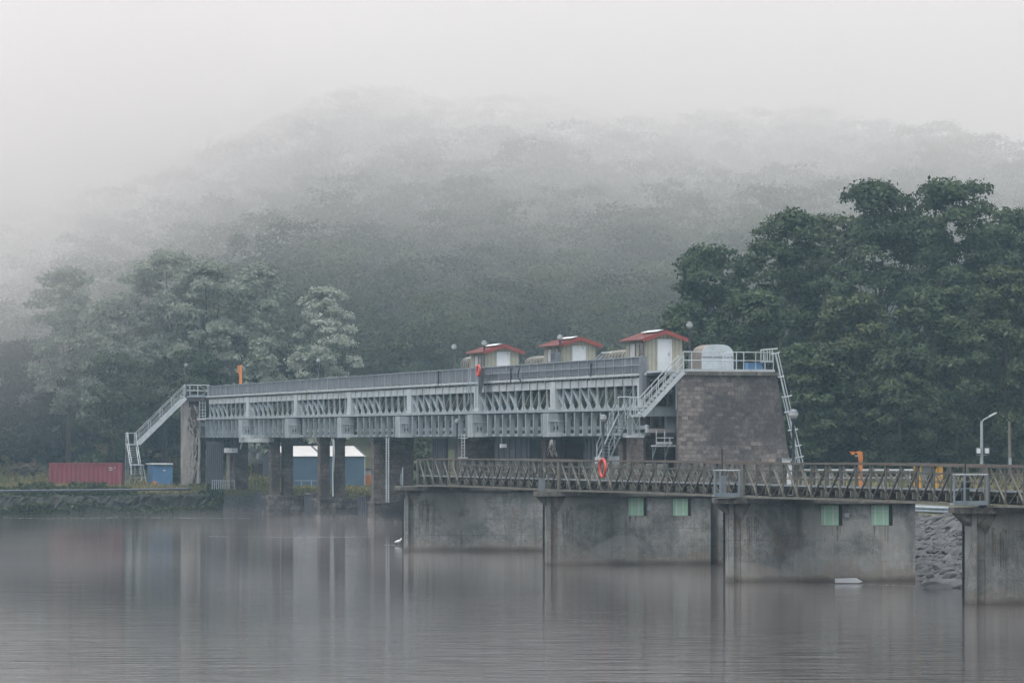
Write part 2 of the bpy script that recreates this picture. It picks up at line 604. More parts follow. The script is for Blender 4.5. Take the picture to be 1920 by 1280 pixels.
M['dark'] = weathered('shade_and_rib_dark', (0.035, 0.038, 0.045), (0.022, 0.024, 0.028), None, 0, 1, 0.8)  # near-black for painted shade in openings, and for the screen's ribs
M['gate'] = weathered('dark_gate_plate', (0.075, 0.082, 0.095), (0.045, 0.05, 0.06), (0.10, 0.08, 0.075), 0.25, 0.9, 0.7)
M['black'] = weathered('black_iron', (0.022, 0.023, 0.026), (0.014, 0.015, 0.017), None, 0, 2, 0.6)
M['orange'] = weathered('orange_paint', (0.46, 0.165, 0.04), (0.36, 0.12, 0.03), None, 0, 2, 0.5, 0, 0.2)
M['yellow'] = weathered('yellow_paint', (0.48, 0.26, 0.035), (0.36, 0.19, 0.03), None, 0, 2, 0.5, 0, 0.2)
M['buoy'] = weathered('lifebuoy_red', (0.46, 0.055, 0.035), (0.36, 0.045, 0.03), None, 0, 4, 0.5, 0, 0.1)
M['container'] = weathered('container_red', (0.20, 0.048, 0.06), (0.15, 0.04, 0.05), (0.12, 0.055, 0.05), 0.1, 0.8, 0.6)
M['blue'] = weathered('blue_sheet', (0.07, 0.155, 0.28), (0.05, 0.12, 0.22), None, 0, 1.2, 0.55, 0, 0.3)
M['tent'] = weathered('blue_tarp', (0.06, 0.10, 0.145), (0.045, 0.08, 0.12), None, 0, 0.8, 0.6, 0, 0.3)
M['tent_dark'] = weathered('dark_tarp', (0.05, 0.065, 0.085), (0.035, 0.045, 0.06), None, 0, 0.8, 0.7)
M['tent_roof'] = weathered('white_tarp', (0.56, 0.55, 0.55), (0.48, 0.475, 0.475), None, 0, 0.6, 0.6, 0, 0.1)
M['shutter'] = weathered('green_shutter', (0.30, 0.49, 0.36), (0.25, 0.41, 0.30), None, 0, 2.0, 0.6, 0, 0.3)
M['tan_cover'] = weathered('tan_cover', (0.20, 0.195, 0.175), (0.10, 0.098, 0.088), (0.15, 0.125, 0.095), 0.3, 2.2, 0.8)
M['brown_side'] = weathered('rusted_cover', (0.18, 0.155, 0.14), (0.115, 0.10, 0.09), (0.26, 0.25, 0.17), 0.35, 1.2, 0.8)
M['root'] = weathered('dry_stem', (0.25, 0.235, 0.22), (0.15, 0.14, 0.13), None, 0, 3, 0.9)
M['bark'] = weathered('bark', (0.085, 0.072, 0.058), (0.045, 0.038, 0.03), None, 0, 3, 0.95)
M['pole_wood'] = weathered('wooden_pole', (0.14, 0.12, 0.105), (0.09, 0.075, 0.065), None, 0, 3, 0.9)
M['rock'] = weathered('grey_rock', (0.085, 0.087, 0.09), (0.04, 0.041, 0.044), (0.14, 0.14, 0.138), 0.25, 1.7, 0.95, 0, 0.15)
M['asphalt'] = weathered('asphalt', (0.11, 0.115, 0.12), (0.085, 0.088, 0.092), None, 0, 1.5, 0.9, 0, 0)
M['glass_dark'] = weathered('dark_window', (0.05, 0.055, 0.065), (0.035, 0.04, 0.05), None, 0, 1, 0.15, 0, 0.1, 0.5)
M['leaf_dark'] = leaf_mat('dark_leaves', [(0.024, 0.036, 0.019), (0.035, 0.052, 0.026), (0.047, 0.068, 0.033), (0.066, 0.086, 0.040)])
M['leaf_olive'] = leaf_mat('olive_leaves', [(0.026, 0.036, 0.019), (0.039, 0.051, 0.026), (0.053, 0.067, 0.033), (0.074, 0.085, 0.042)])
M['leaf_mid'] = leaf_mat('mid_leaves', [(0.028, 0.042, 0.022), (0.042, 0.060, 0.031), (0.058, 0.080, 0.040), (0.085, 0.105, 0.054)])
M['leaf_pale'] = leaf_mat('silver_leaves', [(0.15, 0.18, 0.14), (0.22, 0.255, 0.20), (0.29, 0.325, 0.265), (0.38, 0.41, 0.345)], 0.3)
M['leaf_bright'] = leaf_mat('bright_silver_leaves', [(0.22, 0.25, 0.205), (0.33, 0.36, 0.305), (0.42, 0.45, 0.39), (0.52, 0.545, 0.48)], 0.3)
M['leaf_forest'] = leaf_mat('forest_leaves', [(0.022, 0.034, 0.018), (0.036, 0.055, 0.027), (0.058, 0.083, 0.039), (0.095, 0.118, 0.056)], 0.25, True)
M['grass'] = leaf_mat('dry_grass', [(0.06, 0.075, 0.03), (0.10, 0.105, 0.045), (0.17, 0.155, 0.075), (0.24, 0.20, 0.11)])
M['weed'] = leaf_mat('bank_weeds', [(0.016, 0.024, 0.012), (0.032, 0.046, 0.02), (0.055, 0.072, 0.03), (0.09, 0.095, 0.045)])
M['ground'] = ground_mat('meadow_ground', [(0.04, 0.048, 0.024), (0.07, 0.074, 0.038), (0.105, 0.095, 0.055)], banks=True)
M['hill'] = ground_mat('hill_soil', [(0.02, 0.03, 0.016), (0.03, 0.04, 0.02), (0.045, 0.05, 0.026)], 0.05)
M['bank'] = ground_mat('bank_stone', [(0.018, 0.021, 0.018), (0.030, 0.032, 0.028), (0.055, 0.052, 0.045)], 0.8)
M['water'] = water_mat()


def stain_mat():
    m, nt, b = new_mat('dirt_and_rust_run')
    n1 = noise(nt, pos(nt, (1, 1, 0.25)), 2.2, 7, 0.7)
    c = ramp(nt, n1, [(0.35, (0.06, 0.06, 0.057)), (0.55, (0.10, 0.085, 0.068)), (0.68, (0.16, 0.10, 0.055))])
    nt.links.new(c, b.inputs['Base Color'])
    b.inputs['Roughness'].default_value = 0.9
    tr = nt.nodes.new('ShaderNodeBsdfTransparent')
    mx = nt.nodes.new('ShaderNodeMixShader')
    n2 = noise(nt, pos(nt, (3, 3, 0.5)), 2.5, 6, 0.75)
    nt.links.new(ramp(nt, n2, [(0.38, 0.0), (0.66, 0.75)]), mx.inputs[0])
    nt.links.new(tr.outputs[0], mx.inputs[1]); nt.links.new(b.outputs[0], mx.inputs[2])
    nt.links.new(mx.outputs[0], nt.nodes['Material Output'].inputs['Surface'])
    return m


M['stain'] = stain_mat()


def hut_wall_mat():
    m, nt, b = new_mat('hut_boarding')
    g = nt.nodes.new('ShaderNodeNewGeometry')
    d = nt.nodes.new('ShaderNodeVectorMath'); d.operation = 'DOT_PRODUCT'
    nt.links.new(g.outputs['Position'], d.inputs[0]); d.inputs[1].default_value = (UX + WX, UY + WY, 0)
    mm = nt.nodes.new('ShaderNodeMath'); mm.operation = 'FRACT'
    m2 = nt.nodes.new('ShaderNodeMath'); m2.operation = 'MULTIPLY'; m2.inputs[1].default_value = 4.0
    nt.links.new(d.outputs['Value'], m2.inputs[0]); nt.links.new(m2.outputs[0], mm.inputs[0])
    groove = ramp(nt, mm.outputs[0], [(0.0, 0.0), (0.14, 1.0), (0.86, 1.0), (1.0, 0.0)])
    n1 = noise(nt, pos(nt), 1.3, 7, 0.7)
    c = mix(nt, ramp(nt, n1, [(0.35, 0.0), (0.65, 1.0)]), (0.25, 0.245, 0.195), (0.33, 0.32, 0.26))
    c = mix(nt, groove, (0.17, 0.165, 0.13), c)
    n2 = noise(nt, pos(nt, (1, 1, 0.12)), 3.0, 7, 0.7)
    c = mix(nt, ramp(nt, n2, [(0.56, 0.0), (0.72, 0.6)]), c, (0.22, 0.185, 0.13))
    nt.links.new(c, b.inputs['Base Color'])
    b.inputs['Roughness'].default_value = 0.8
    bump(nt, b, groove, 0.5, 0.03)
    return m


M['hut_wall'] = hut_wall_mat()


def glass_globe_mat():
    m, nt, b = new_mat('lamp_globe_glass')
    b.inputs['Base Color'].default_value = (0.33, 0.34, 0.34, 1)
    b.inputs['Roughness'].default_value = 0.12
    b.inputs['Specular IOR Level'].default_value = 0.6
    return m


M['globe'] = glass_globe_mat()

# ------------------------------------------------------------------ ground, water, hill
BND = [(-420, 316), (-60, 321.5), (-33, 325.5), (-27.5, 333)]
for s in (3, 40, 80, 118):
    p = dl(s, -2.6, 0)
    BND.append((p.x, p.y))
BND += [(11.5, 214), (9.5, 203), (14.0, 180), (19.2, 160), (26.5, 138), (40, 97), (72, 0), (80, -20)]
BN = np.array(BND)


def bank_dist(x, y):
    """signed distance to the water's edge, positive on land"""
    x = np.asarray(x, float); y = np.asarray(y, float)
    best = np.full(x.shape, 1e9)
    for i in range(len(BN) - 1):
        a, b = BN[i], BN[i + 1]
        d = b - a
        tt = np.clip(((x - a[0]) * d[0] + (y - a[1]) * d[1]) / (d @ d), 0, 1)
        best = np.minimum(best, np.hypot(x - a[0] - tt * d[0], y - a[1] - tt * d[1]))
    poly = np.vstack([BN, [[900, -20], [900, 1700], [-420, 1700]]])
    ins = np.zeros(x.shape, bool)
    n = len(poly)
    for i in range(n):
        x0, y0 = poly[i]; x1, y1 = poly[(i + 1) % n]
        if y0 == y1:
            continue
        c = (y0 > y) != (y1 > y)
        ins ^= c & (x < (x1 - x0) * (y - y0) / (y1 - y0) + x0)
    return np.where(ins, best, -best)


def sstep(a, b, x):
    t = np.clip((np.asarray(x, float) - a) / (b - a), 0, 1)
    return t * t * (3 - 2 * t)


RX = np.array([-400, -190, -119, -94, -57, -22, 17, 42, 70, 83, 91, 105, 150, 260, 420], float)
RZ = np.array([40, 48, 58, 66, 72, 77, 72, 68, 62, 56, 50, 43, 34, 24, 20], float)


def hill_h(x, y):
    x = np.asarray(x, float); y = np.asarray(y, float)
    y0 = 432 + 0.9 * np.clip(-x - 45, 0, 200)
    rise = 5.0 + np.clip(y - y0, 0, None) * 0.165
    ridge = np.interp(x, RX, RZ)
    k = 10.0
    h = -k * np.log(np.exp(-rise / k) + np.exp(-ridge / k))
    h += 2.2 * np.sin(x * 0.052 + y * 0.013) * sstep(450, 560, y) + 1.8 * np.sin(x * 0.11 - y * 0.031 + 1.2) * sstep(450, 560, y)
    return h


def land_top(x, y):
    x = np.asarray(x, float); y = np.asarray(y, float)
    left = 1.85 + 3.4 * sstep(375, 425, y)
    right = 2.55 + 0.011 * np.clip(y - 185, 0, 150)
    t = sstep(-6, 9, x)
    base = left * (1 - t) + right * t
    up = sstep(425, 470, y)
    return base * (1 - up) + np.maximum(hill_h(x, y), base) * up


def land_h(x, y):
    d = bank_dist(x, y)
    wob = 0.35 * np.sin(np.asarray(x) * 0.9) + 0.25 * np.sin(np.asarray(x) * 2.3 + np.asarray(y) * 0.7)
    w = np.where(np.asarray(x) < 0, 2.0, 7.5)
    f = sstep(-0.6, 1.0, (d + 0.3 * wob) / w * 1.0 + 0.0)
    return -1.6 + (land_top(x, y) + 1.6) * f


def grid_mesh(name, xs, ys, hf, mat, smooth=True):
    X, Y = np.meshgrid(xs, ys)
    H = hf(X, Y)
    nx, ny = len(xs), len(ys)
    co = np.stack([X, Y, H], -1).reshape(-1, 3).astype(np.float32)
    idx = np.arange(nx * ny).reshape(ny, nx)
    q = np.stack([idx[:-1, :-1], idx[:-1, 1:], idx[1:, 1:], idx[1:, :-1]], -1).reshape(-1, 4).astype(np.int32)
    me = bpy.data.meshes.new(name)
    me.vertices.add(len(co)); me.vertices.foreach_set('co', co.ravel())
    me.loops.add(q.size); me.loops.foreach_set('vertex_index', q.ravel())
    me.polygons.add(len(q)); me.polygons.foreach_set('loop_start', np.arange(0, q.size, 4, dtype=np.int32))
    me.polygons.foreach_set('use_smooth', np.full(len(q), smooth))
    me.materials.append(mat)
    me.update(calc_edges=True)
    o = bpy.data.objects.new(name, me)
    COL.objects.link(o)
    return o


xs = np.concatenate([np.linspace(-420, -75, 40)[:-1], np.arange(-75, 60, 0.75), np.linspace(60, 420, 50)[1:]])
ys = np.concatenate([np.linspace(-15, 130, 30)[:-1], np.arange(130, 360, 0.75), np.arange(360, 449, 3), [450]])
tag(grid_mesh('ground', xs, ys, land_h, M['ground']), kind='structure')
tag(grid_mesh('hill', np.linspace(-420, 420, 121), np.concatenate([np.arange(450, 1000, 6), np.linspace(1000, 1440, 30)]), land_h, M['hill']), kind='structure')
wm = MB().add([(-420, -15, 0), (420, -15, 0), (420, 440, 0), (-420, 440, 0)], [(0, 1, 2, 3)])
tag(wm.build('water', M['water']), kind='structure')

# ------------------------------------------------------------------ the dam: lattice girder on stone piers
def zline(p1, p2):
    a, b = D(*p1), D(*p2)
    s1, s2 = (a - A0).dot(U), (b - A0).dot(U)
    return lambda s: a.z + (b.z - a.z) * (s - s1) / (s2 - s1)


z_par = zline((395, 723.5), (1205, 667.5))
z_deck = zline((395, 741.5), (1205, 699.0))
z_ct = zline((395, 748.5), (1205, 708.0))
z_cb = zline((395, 757.5), (1205, 722.0))
z_mid = zline((385, 783.0), (1150, 765.0))
z_bot = zline((390, 820.0), (1180, 816.5))
S_L, S_R = DS(388), DS(1205)
POST_S = [S_R - (S_R - DS(467)) / 6 * k for k in range(6, -1, -1)]
BAY = (S_R - DS(467)) / 6
PAN = BAY / 10

girder = thing('lattice_girder', dl(S_L, 0, z_bot(S_L)), 'long grey riveted lattice girder deck carried on the row of stone dam piers', 'dam girder')


def run(mb, s0, s1, zf, h, t0, t1):
    """a straight member along the dam whose top follows zf"""
    p = [dl(s0, t1, zf(s0) - h), dl(s0, t0, zf(s0) - h), dl(s0, t0, zf(s0)), dl(s0, t1, zf(s0))]
    mb.add(p + [dl(s1, t1, zf(s1) - h), dl(s1, t0, zf(s1) - h), dl(s1, t0, zf(s1)), dl(s1, t1, zf(s1))],
           [(0, 1, 2, 3), (7, 6, 5, 4), (0, 4, 5, 1), (1, 5, 6, 2), (2, 6, 7, 3), (3, 7, 4, 0)])
    return mb


run(MB(), S_L, S_R + 1, z_deck, 0.16, -5.2, 0.22).build('deck_slab', M['steel_light'], girder)
mb = MB()
s = S_L + 0.3
while s < S_R:
    mb.obox(dl(s, 0.18, z_ct(s)), U * 0.14, W * 1.5, Z * (z_deck(s) - 0.16 - z_ct(s) - 0.005)); s += PAN / 2
mb.build('deck_bearers', M['steel_dirty'], girder)
run(MB(), S_L, S_R, z_mid, 0.17, -0.35, 0.38).build('middle_chord', M['steel'], girder)
run(MB(), S_L, S_R, lambda q: z_bot(q) + 0.62, 0.22, -0.45, -0.2).build('lower_beam', M['steel'], girder)
run(MB(), S_L, S_R, lambda q: z_bot(q) + 0.16, 0.16, -0.5, 0.1).build('bottom_chord', M['steel'], girder)
rear = MB()
run(rear, S_L, S_R, z_ct, 0.45, -4.7, -4.5)
run(rear, S_L, S_R, z_mid, 0.3, -4.8, -4.4)
run(rear, S_L, S_R, lambda q: z_bot(q) + 0.4, 0.4, -4.8, -4.4)
run(rear, S_L, S_R, lambda q: z_mid(q) + 0.1, 0.1, -4.4, -0.4)
s = S_L
while s < S_R:
    rear.obox(dl(s, -4.5, z_bot(s)), U * 0.2, W * 0.15, Z * (z_ct(s) - z_bot(s)))
    rear.bar(dl(s, -4.5, z_mid(s)), dl(s + PAN, -4.5, z_cb(s + PAN)), 0.12, 0.16)
    rear.obox(dl(s, -0.5, z_bot(s) + 0.15), U * 0.1, W * 3.9, Z * 0.3)
    s += PAN
rear.build('rear_lattice', M['steel_dirty'], girder)

NODES = []
for k in range(-1, 6):
    for j in range(10):
        s = POST_S[0] + (k * 10 + j) * PAN
        if s > S_L + 0.3:
            NODES.append((k, j, s))
for k, j, s in NODES:
    if j == 0:
        continue
    MB().obox(dl(s - 0.09, 0.02, z_mid(s)), U * 0.18, W * 0.12, Z * (z_ct(s) - z_mid(s))).build('vertical_post', M['steel'], girder)
for k, j, s in NODES:
    s2 = s + PAN
    if s2 > S_R + 0.1:
        continue
    lo, hi = (s2, s) if j < 5 else (s, s2)
    MB().bar(dl(lo, -0.12, z_mid(lo) + 0.12), dl(hi, -0.12, z_cb(hi)), 0.16 if j < 5 else 0.07, 0.20, up=W).build('diagonal_brace', M['steel'] if j < 5 else M['steel_dirty'], girder)
    # chord plate of the panel (leaves a dark slit at each node) and the gusset below
    g = MB()
    a, b = s + 0.16, s2 - 0.06
    g.add([dl(a, 0.1, z_cb(a)), dl(b, 0.1, z_cb(b)), dl(b, 0.1, z_ct(b)), dl(a, 0.1, z_ct(a)),
           dl(a, -0.1, z_cb(a)), dl(b, -0.1, z_cb(b)), dl(b, -0.1, z_ct(b)), dl(a, -0.1, z_ct(a))],
          [(0, 1, 2, 3), (7, 6, 5, 4), (0, 4, 5, 1), (1, 5, 6, 2), (2, 6, 7, 3), (3, 7, 4, 0)])
    g.build('chord_plate', M['steel_light'], girder)
gus = MB()
for k, j, s in NODES:
    gus.prism([dl(s - 0.62, -0.02, z_mid(s)), dl(s + 0.62, -0.02, z_mid(s)), dl(s + 0.1, -0.02, z_mid(s) + 0.42), dl(s - 0.1, -0.02, z_mid(s) + 0.42)], W * 0.03)
gus.build('gusset_plating', M['steel'], girder)
for s in POST_S:
    t = MB()
    t.obox(dl(s - 0.55, 0.16, z_mid(s)), U * 1.1, W * 0.42, Z * (z_ct(s) - z_mid(s) + 0.02))
    t.build('bearing_post', M['steel_light'], girder)
# bracket plates under the middle chord, square to the girder
BOXPX = [447, 534, 632, 741, 876, 1017]
BOXS = [DS(p, 0.95) for p in BOXPX]
for k, j, s in NODES:
    if any(-0.8 < s - b < 2.4 for b in BOXS):
        continue
    zt, zb = z_mid(s) - 0.24, z_bot(s)
    br = MB()
    br.prism([dl(s, 0.36, zt), dl(s, 0.36, zb), dl(s, 0.06, zb), dl(s, 0.06, zb + (zt - zb) * 0.7), dl(s, -0.22, zt)], U * 0.05)
    br.obox(dl(s - 0.08, 0.385, zb), U * 0.16, W * 0.024, Z * (zt - zb))
    br.obox(dl(s + 0.051, 0.34, zt - 0.22), U * 0.02, W * 0.42, Z * 0.05)
    br.build('bracket_plate', M['steel'], girder)
for i, s in enumerate(BOXS):
    zt, zb = z_mid(s) - 0.245, z_bot(s) - 0.05
    hh = zt - zb
    b = MB().obox(dl(s + 0.2, 0.95, zb), U * 1.1, W * 1.02, Z * hh).build('bearing_box', M['steel'], girder)
    d = MB()
    for q0, q1 in ((0.62, 0.2), (0.40, 0.2), (0.02, 0.2)):
        d.obox(dl(s + 1.302, 0.95 - q0 - 0.03, zb + 0.02), U * 0.05, W * 0.05, Z * hh * 0.62)
    d.obox(dl(s + 1.302, 0.97, zb + hh * 0.64), U * 0.06, W * 1.05, Z * 0.06)
    d.obox(dl(s + 1.302, 0.97, zb + 0.0), U * 0.06, W * 1.05, Z * 0.28)
    d.build('stiffener_frame', M['steel_light'], b)
    d = MB()
    e = s + 1.306
    d.prism([dl(e, 0.62, zb + hh * 0.22), dl(e, 0.62, zb + hh * 0.52), dl(e, 0.50, zb + hh * 0.37)], U * 0.01)
    d.prism([dl(e, 0.30, zb + hh * 0.22), dl(e, 0.30, zb + hh * 0.52), dl(e, 0.42, zb + hh * 0.37)], U * 0.01)
    d.build('hole_shade', M['dark'], b)  # dark triangles laid on the plate as the shade inside holes
    # end face towards the river
    for q0 in (0.18, 1.22):
        MB().obox(dl(s + q0, 0.985, zb - 0.02), U * 0.1, W * 0.03, Z * (hh + 0.02)).build('edge_strip', M['steel_light'], b)
# catwalk cradle hung under the left part of the girder
c0 = DS(463)
mb = MB().obox(dl(c0, 0.7, z_bot(c0) - 0.42), U * (DS(503) - c0), W * 1.2, Z * 0.36)
mb.bar(dl(c0 - 0.8, 0.4, z_bot(c0) - 1.0), dl(c0, 0.4, z_bot(c0) - 0.2), 0.1, 0.1)
mb.build('service_cradle', M['steel_light'], girder)

# parapet ------------------------------------------------------------
par = thing('parapet', dl(S_L, 0.1, z_deck(S_L)), 'long grey sheet parapet with pale posts along the top of the lattice girder', 'parapet')
run(MB(), S_L + 0.2, S_R + 0.3, z_par, 0.06, 0.05, 0.12).build('top_rail', M['galv'], par)
run(MB(), DS(905), S_R + 0.3, lambda q: z_deck(q) + 0.52 * (z_par(q) - z_deck(q)), 0.05, 0.12, 0.19).build('middle_rail', M['galv'], par)
edges = [S_L + 0.2] + POST_S
for i in range(len(edges) - 1):
    a, b = edges[i] + 0.03, edges[i + 1] - 0.03
    g = MB()
    f0, f1 = (0.06, 0.96)
    for (q0, q1) in ((a, b),):
        za = lambda q, f: z_deck(q) + 0.004 + f * (z_par(q) - z_deck(q))
        g.add([dl(q0, 0.05, za(q0, f0)), dl(q1, 0.05, za(q1, f0)), dl(q1, 0.05, za(q1, f1)), dl(q0, 0.05, za(q0, f1)),
               dl(q0, 0.02, za(q0, f0)), dl(q1, 0.02, za(q1, f0)), dl(q1, 0.02, za(q1, f1)), dl(q0, 0.02, za(q0, f1))],
              [(0, 1, 2, 3), (7, 6, 5, 4), (0, 4, 5, 1), (1, 5, 6, 2), (2, 6, 7, 3), (3, 7, 4, 0)])
    g.build('sheet_panel', M['panel'], par)
for k, j, s in NODES:
    MB().obox(dl(s - 0.035, 0.11, z_deck(s) - 0.25), U * 0.07, W * 0.05, Z * (z_par(s) - z_deck(s) + 0.25)).build('post', M['galv'], par)
# flat-bed stop at the right end of the parapet
e0 = MB().obox(dl(S_R + 0.35, 0.35, z_mid(S_R) + 0.5), U * 0.6, W * 0.3, Z * (z_par(S_R) - z_mid(S_R) - 0.55))
tag(e0.build('end_post', M['panel']), 'tall dark grey steel post closing the parapet beside the nearest hut', 'steel post')

# access ladder and hood on the middle of the girder
lad = thing('access_ladder', D(893, 760, 0.8), 'narrow caged ladder with grey hood on the girder face below the lifebuoy', 'ladder')
for px in (878, 883, 892, 897):
    mb = MB(); p = D(px, 690, 0.8); q = D(px, 757 if px < 890 else 764, 0.8)
    mb.tube([q, p], 0.03, 6); mb.build('rail', M['galv'], lad)
mb = MB()
for y in range(695, 760, 5):
    mb.tube([D(891.5, y, 0.8), D(897.5, y, 0.8)], 0.022, 5)
mb.build('rungs', M['galv'], lad)
hd = MB()
a = D(896, 690, 0.7); b = D(912, 690, 0.7); c_ = D(899, 738, 0.7)
hd.prism([a, D(910, 691, 0.7), D(910, 700, 0.7), D(903, 738, 0.7), c_], -U * 0.25)
hd.build('hood', M['panel'], lad)


hs = MB()
hs.tube([D(974, 690, 0.35), D(972.5, 696, 0.4), D(971, 702, 0.42), D(972, 709, 0.42), D(976, 714, 0.4)], 0.05, 6)
tag(hs.build('black_hose', M['black']), 'black hose hanging over the parapet right of the farthest hut', 'hose')
for px, y0, y1, lab in ((958, 690, 717, 'small black bracket post on the parapet left of the black hose'), (1108, 681, 706, 'small black bracket post on the parapet before the nearest hut'),
                        (822, 696, 722, 'small black bracket post on the parapet left of the caged ladder')):
    t = thing('bracket_post', D(px, y1, 0.2), lab, 'post', 'black bracket posts on the parapet')
    MB().bar(D(px, y1, 0.22), D(px, y0, 0.22), 0.09, 0.09, up=W).build('post', M['black'], t)
    MB().bar(D(px - 1.5, y0 + 2, 0.22), D(px + 2, y0 + 2, 0.22), 0.06, 0.06).build('cleat', M['black'], t)


def dam_pier(label, base, cols, ytop, capy=821.0):
    p0 = D(base[0], 960)
    s0 = DS(base[0]); Y = DY(base[0])
    wid = lambda x0, x1: (x1 - x0) * DY(x0) / F / W.x
    t = thing('stone_pier', dl(s0, 0, 0), label, 'dam pier', 'stone piers carrying the dam girder')
    zb = D(base[0], ytop).z
    m = MB().obox(dl(s0 - 2.2, 0, -1.5), U * 2.2, W * wid(*base), Z * (zb + 1.5))
    m.build('base', M['base_stone'], t)
    MB().obox(dl(s0 - 2.26, 0.05, zb), U * 2.32, W * (wid(*base) + 0.1), Z * 0.16).build('base_coping', M['base_stone'], t)
    for (x0, x1) in cols:
        w0 = (x0 - base[0]) * Y / F / W.x
        ww = (x1 - x0) * Y / F / W.x
        zt = z_bot(s0) - 0.38
        o = dl(s0 - 1.35, -w0, zb + 0.16)
        MB().obox(o, U * 0.9, W * ww, Z * (zt - zb - 0.16)).build('column', M['pier_stone'], t)
        MB().obox(o - U * 0.06 - W * 0.06 + Z * (zt - zb - 0.16), U * 1.02, W * (ww + 0.12), Z * 0.34).build('capital', M['base_stone'], t)
    return t


dam_pier('single stone dam pier farthest left, beside the dark gateway', (397, 480), [(443, 466)], 933)
dam_pier('stone dam pier with two columns in front of the left half of the blue shed', (503, 572), [(511, 527), (534, 551)], 932)
dam_pier('two-column stone dam pier with a pale cable before the blue shed', (600, 672), [(603, 621), (631, 649)], 938)
dam_pier('stone dam pier with two columns just left of the truss bridge end', (702, 790), [(704, 731), (735, 778)], 944)
dam_pier('stone dam pier behind the white ladder over the farthest bridge span', (850, 960), [(868, 902), (903, 930)], 955)
dam_pier('stone dam pier with a dry creeper and a reddish masonry half', (1008, 1120), [(1027, 1064), (1066, 1098)], 968)
dam_pier('stone dam pier right of the lower steel stair, nearest to the big abutment', (1155, 1275), [(1172, 1206), (1226, 1264)], 985)

# gates hang between the piers
GATES = [(481, 503, 926, 949, 'low dark sluice gate between the single pier and the next', -0.7),
         (573, 600, 927, 952, 'low dark sluice gate below the middle of the blue shed', -0.7),
         (673, 702, 932, 958, 'low dark sluice gate below the orange tank', -0.7)]
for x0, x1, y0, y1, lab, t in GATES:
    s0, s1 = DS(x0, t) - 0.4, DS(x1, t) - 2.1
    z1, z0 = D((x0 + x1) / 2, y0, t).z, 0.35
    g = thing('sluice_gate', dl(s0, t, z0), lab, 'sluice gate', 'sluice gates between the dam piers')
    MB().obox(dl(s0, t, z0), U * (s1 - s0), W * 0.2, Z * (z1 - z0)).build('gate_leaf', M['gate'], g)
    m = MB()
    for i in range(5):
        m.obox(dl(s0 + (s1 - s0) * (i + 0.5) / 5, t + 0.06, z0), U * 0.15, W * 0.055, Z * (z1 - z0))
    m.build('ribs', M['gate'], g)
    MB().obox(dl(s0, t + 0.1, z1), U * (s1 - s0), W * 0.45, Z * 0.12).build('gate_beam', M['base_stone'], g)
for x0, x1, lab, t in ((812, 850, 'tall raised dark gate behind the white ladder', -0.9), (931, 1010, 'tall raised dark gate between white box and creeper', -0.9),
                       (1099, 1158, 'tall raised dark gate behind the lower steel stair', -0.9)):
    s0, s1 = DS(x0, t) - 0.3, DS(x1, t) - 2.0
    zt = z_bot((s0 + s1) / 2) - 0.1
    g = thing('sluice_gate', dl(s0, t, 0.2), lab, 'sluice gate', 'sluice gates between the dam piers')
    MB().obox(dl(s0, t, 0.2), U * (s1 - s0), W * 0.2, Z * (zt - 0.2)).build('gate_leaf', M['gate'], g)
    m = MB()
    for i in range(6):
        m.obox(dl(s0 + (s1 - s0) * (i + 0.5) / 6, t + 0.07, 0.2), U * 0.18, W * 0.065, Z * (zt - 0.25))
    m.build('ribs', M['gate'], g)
# wall closing the bays behind the nearer gates
s0, s1 = DS(815, -4), DS(1262, -4)
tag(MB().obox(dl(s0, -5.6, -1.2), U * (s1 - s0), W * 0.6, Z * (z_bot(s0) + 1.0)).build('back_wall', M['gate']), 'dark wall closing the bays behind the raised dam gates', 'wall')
cr = MB()
for i in range(16):
    x = 1031 + random.random() * 10; y = 824 + random.random() * 6
    pts = [D(x, y, 0.12)]
    for k in range(4):
        x += random.uniform(-3, 3.2); y += random.uniform(4, 9)
        pts.append(D(x, min(y, 856), 0.12 + random.uniform(0, 0.2)))
    cr.tube(pts, [0.05, 0.045, 0.035, 0.03, 0.015], 5)
tag(cr.build('dry_creeper', M['root']), 'pale dry creeper hanging on the stone dam pier under the girder', 'creeper')
# loose fittings under the girder
bx = thing('equipment_box', D(938, 838, 0.2), 'small white box hung under the girder between two stone piers', 'box')
MB().obox(D(939, 839, 0.25), W * 0.42, -U * 0.25, Z * 0.26).build('case', M['white'], bx)
MB().bar(D(940, 832, 0.1), D(940, 818, 0.1), 0.04, 0.04).build('hanger', M['galv'], bx)

# caged ladder standing under the girder, by the globe lamp
ld = thing('steel_ladder', D(865, 861, 0.9), 'white steel ladder standing between girder and truss bridge beside a globe lamp', 'ladder')
for px in (858, 866, 871):
    MB().tube([D(px, 862, 0.9), D(px, 790 if px < 860 else 812, 0.9)], 0.035, 6).build('rail', M['steel_light'], ld)
for y in (821, 858):
    MB().tube([D(857, y, 0.9), D(877, y, 0.9)], 0.03, 6).build('cross_rail', M['steel_light'], ld)
m = MB()
for y in range(816, 862, 6):
    m.tube([D(866, y, 0.9), D(871, y, 0.9)], 0.02, 5)
m.build('rungs', M['steel_light'], ld)
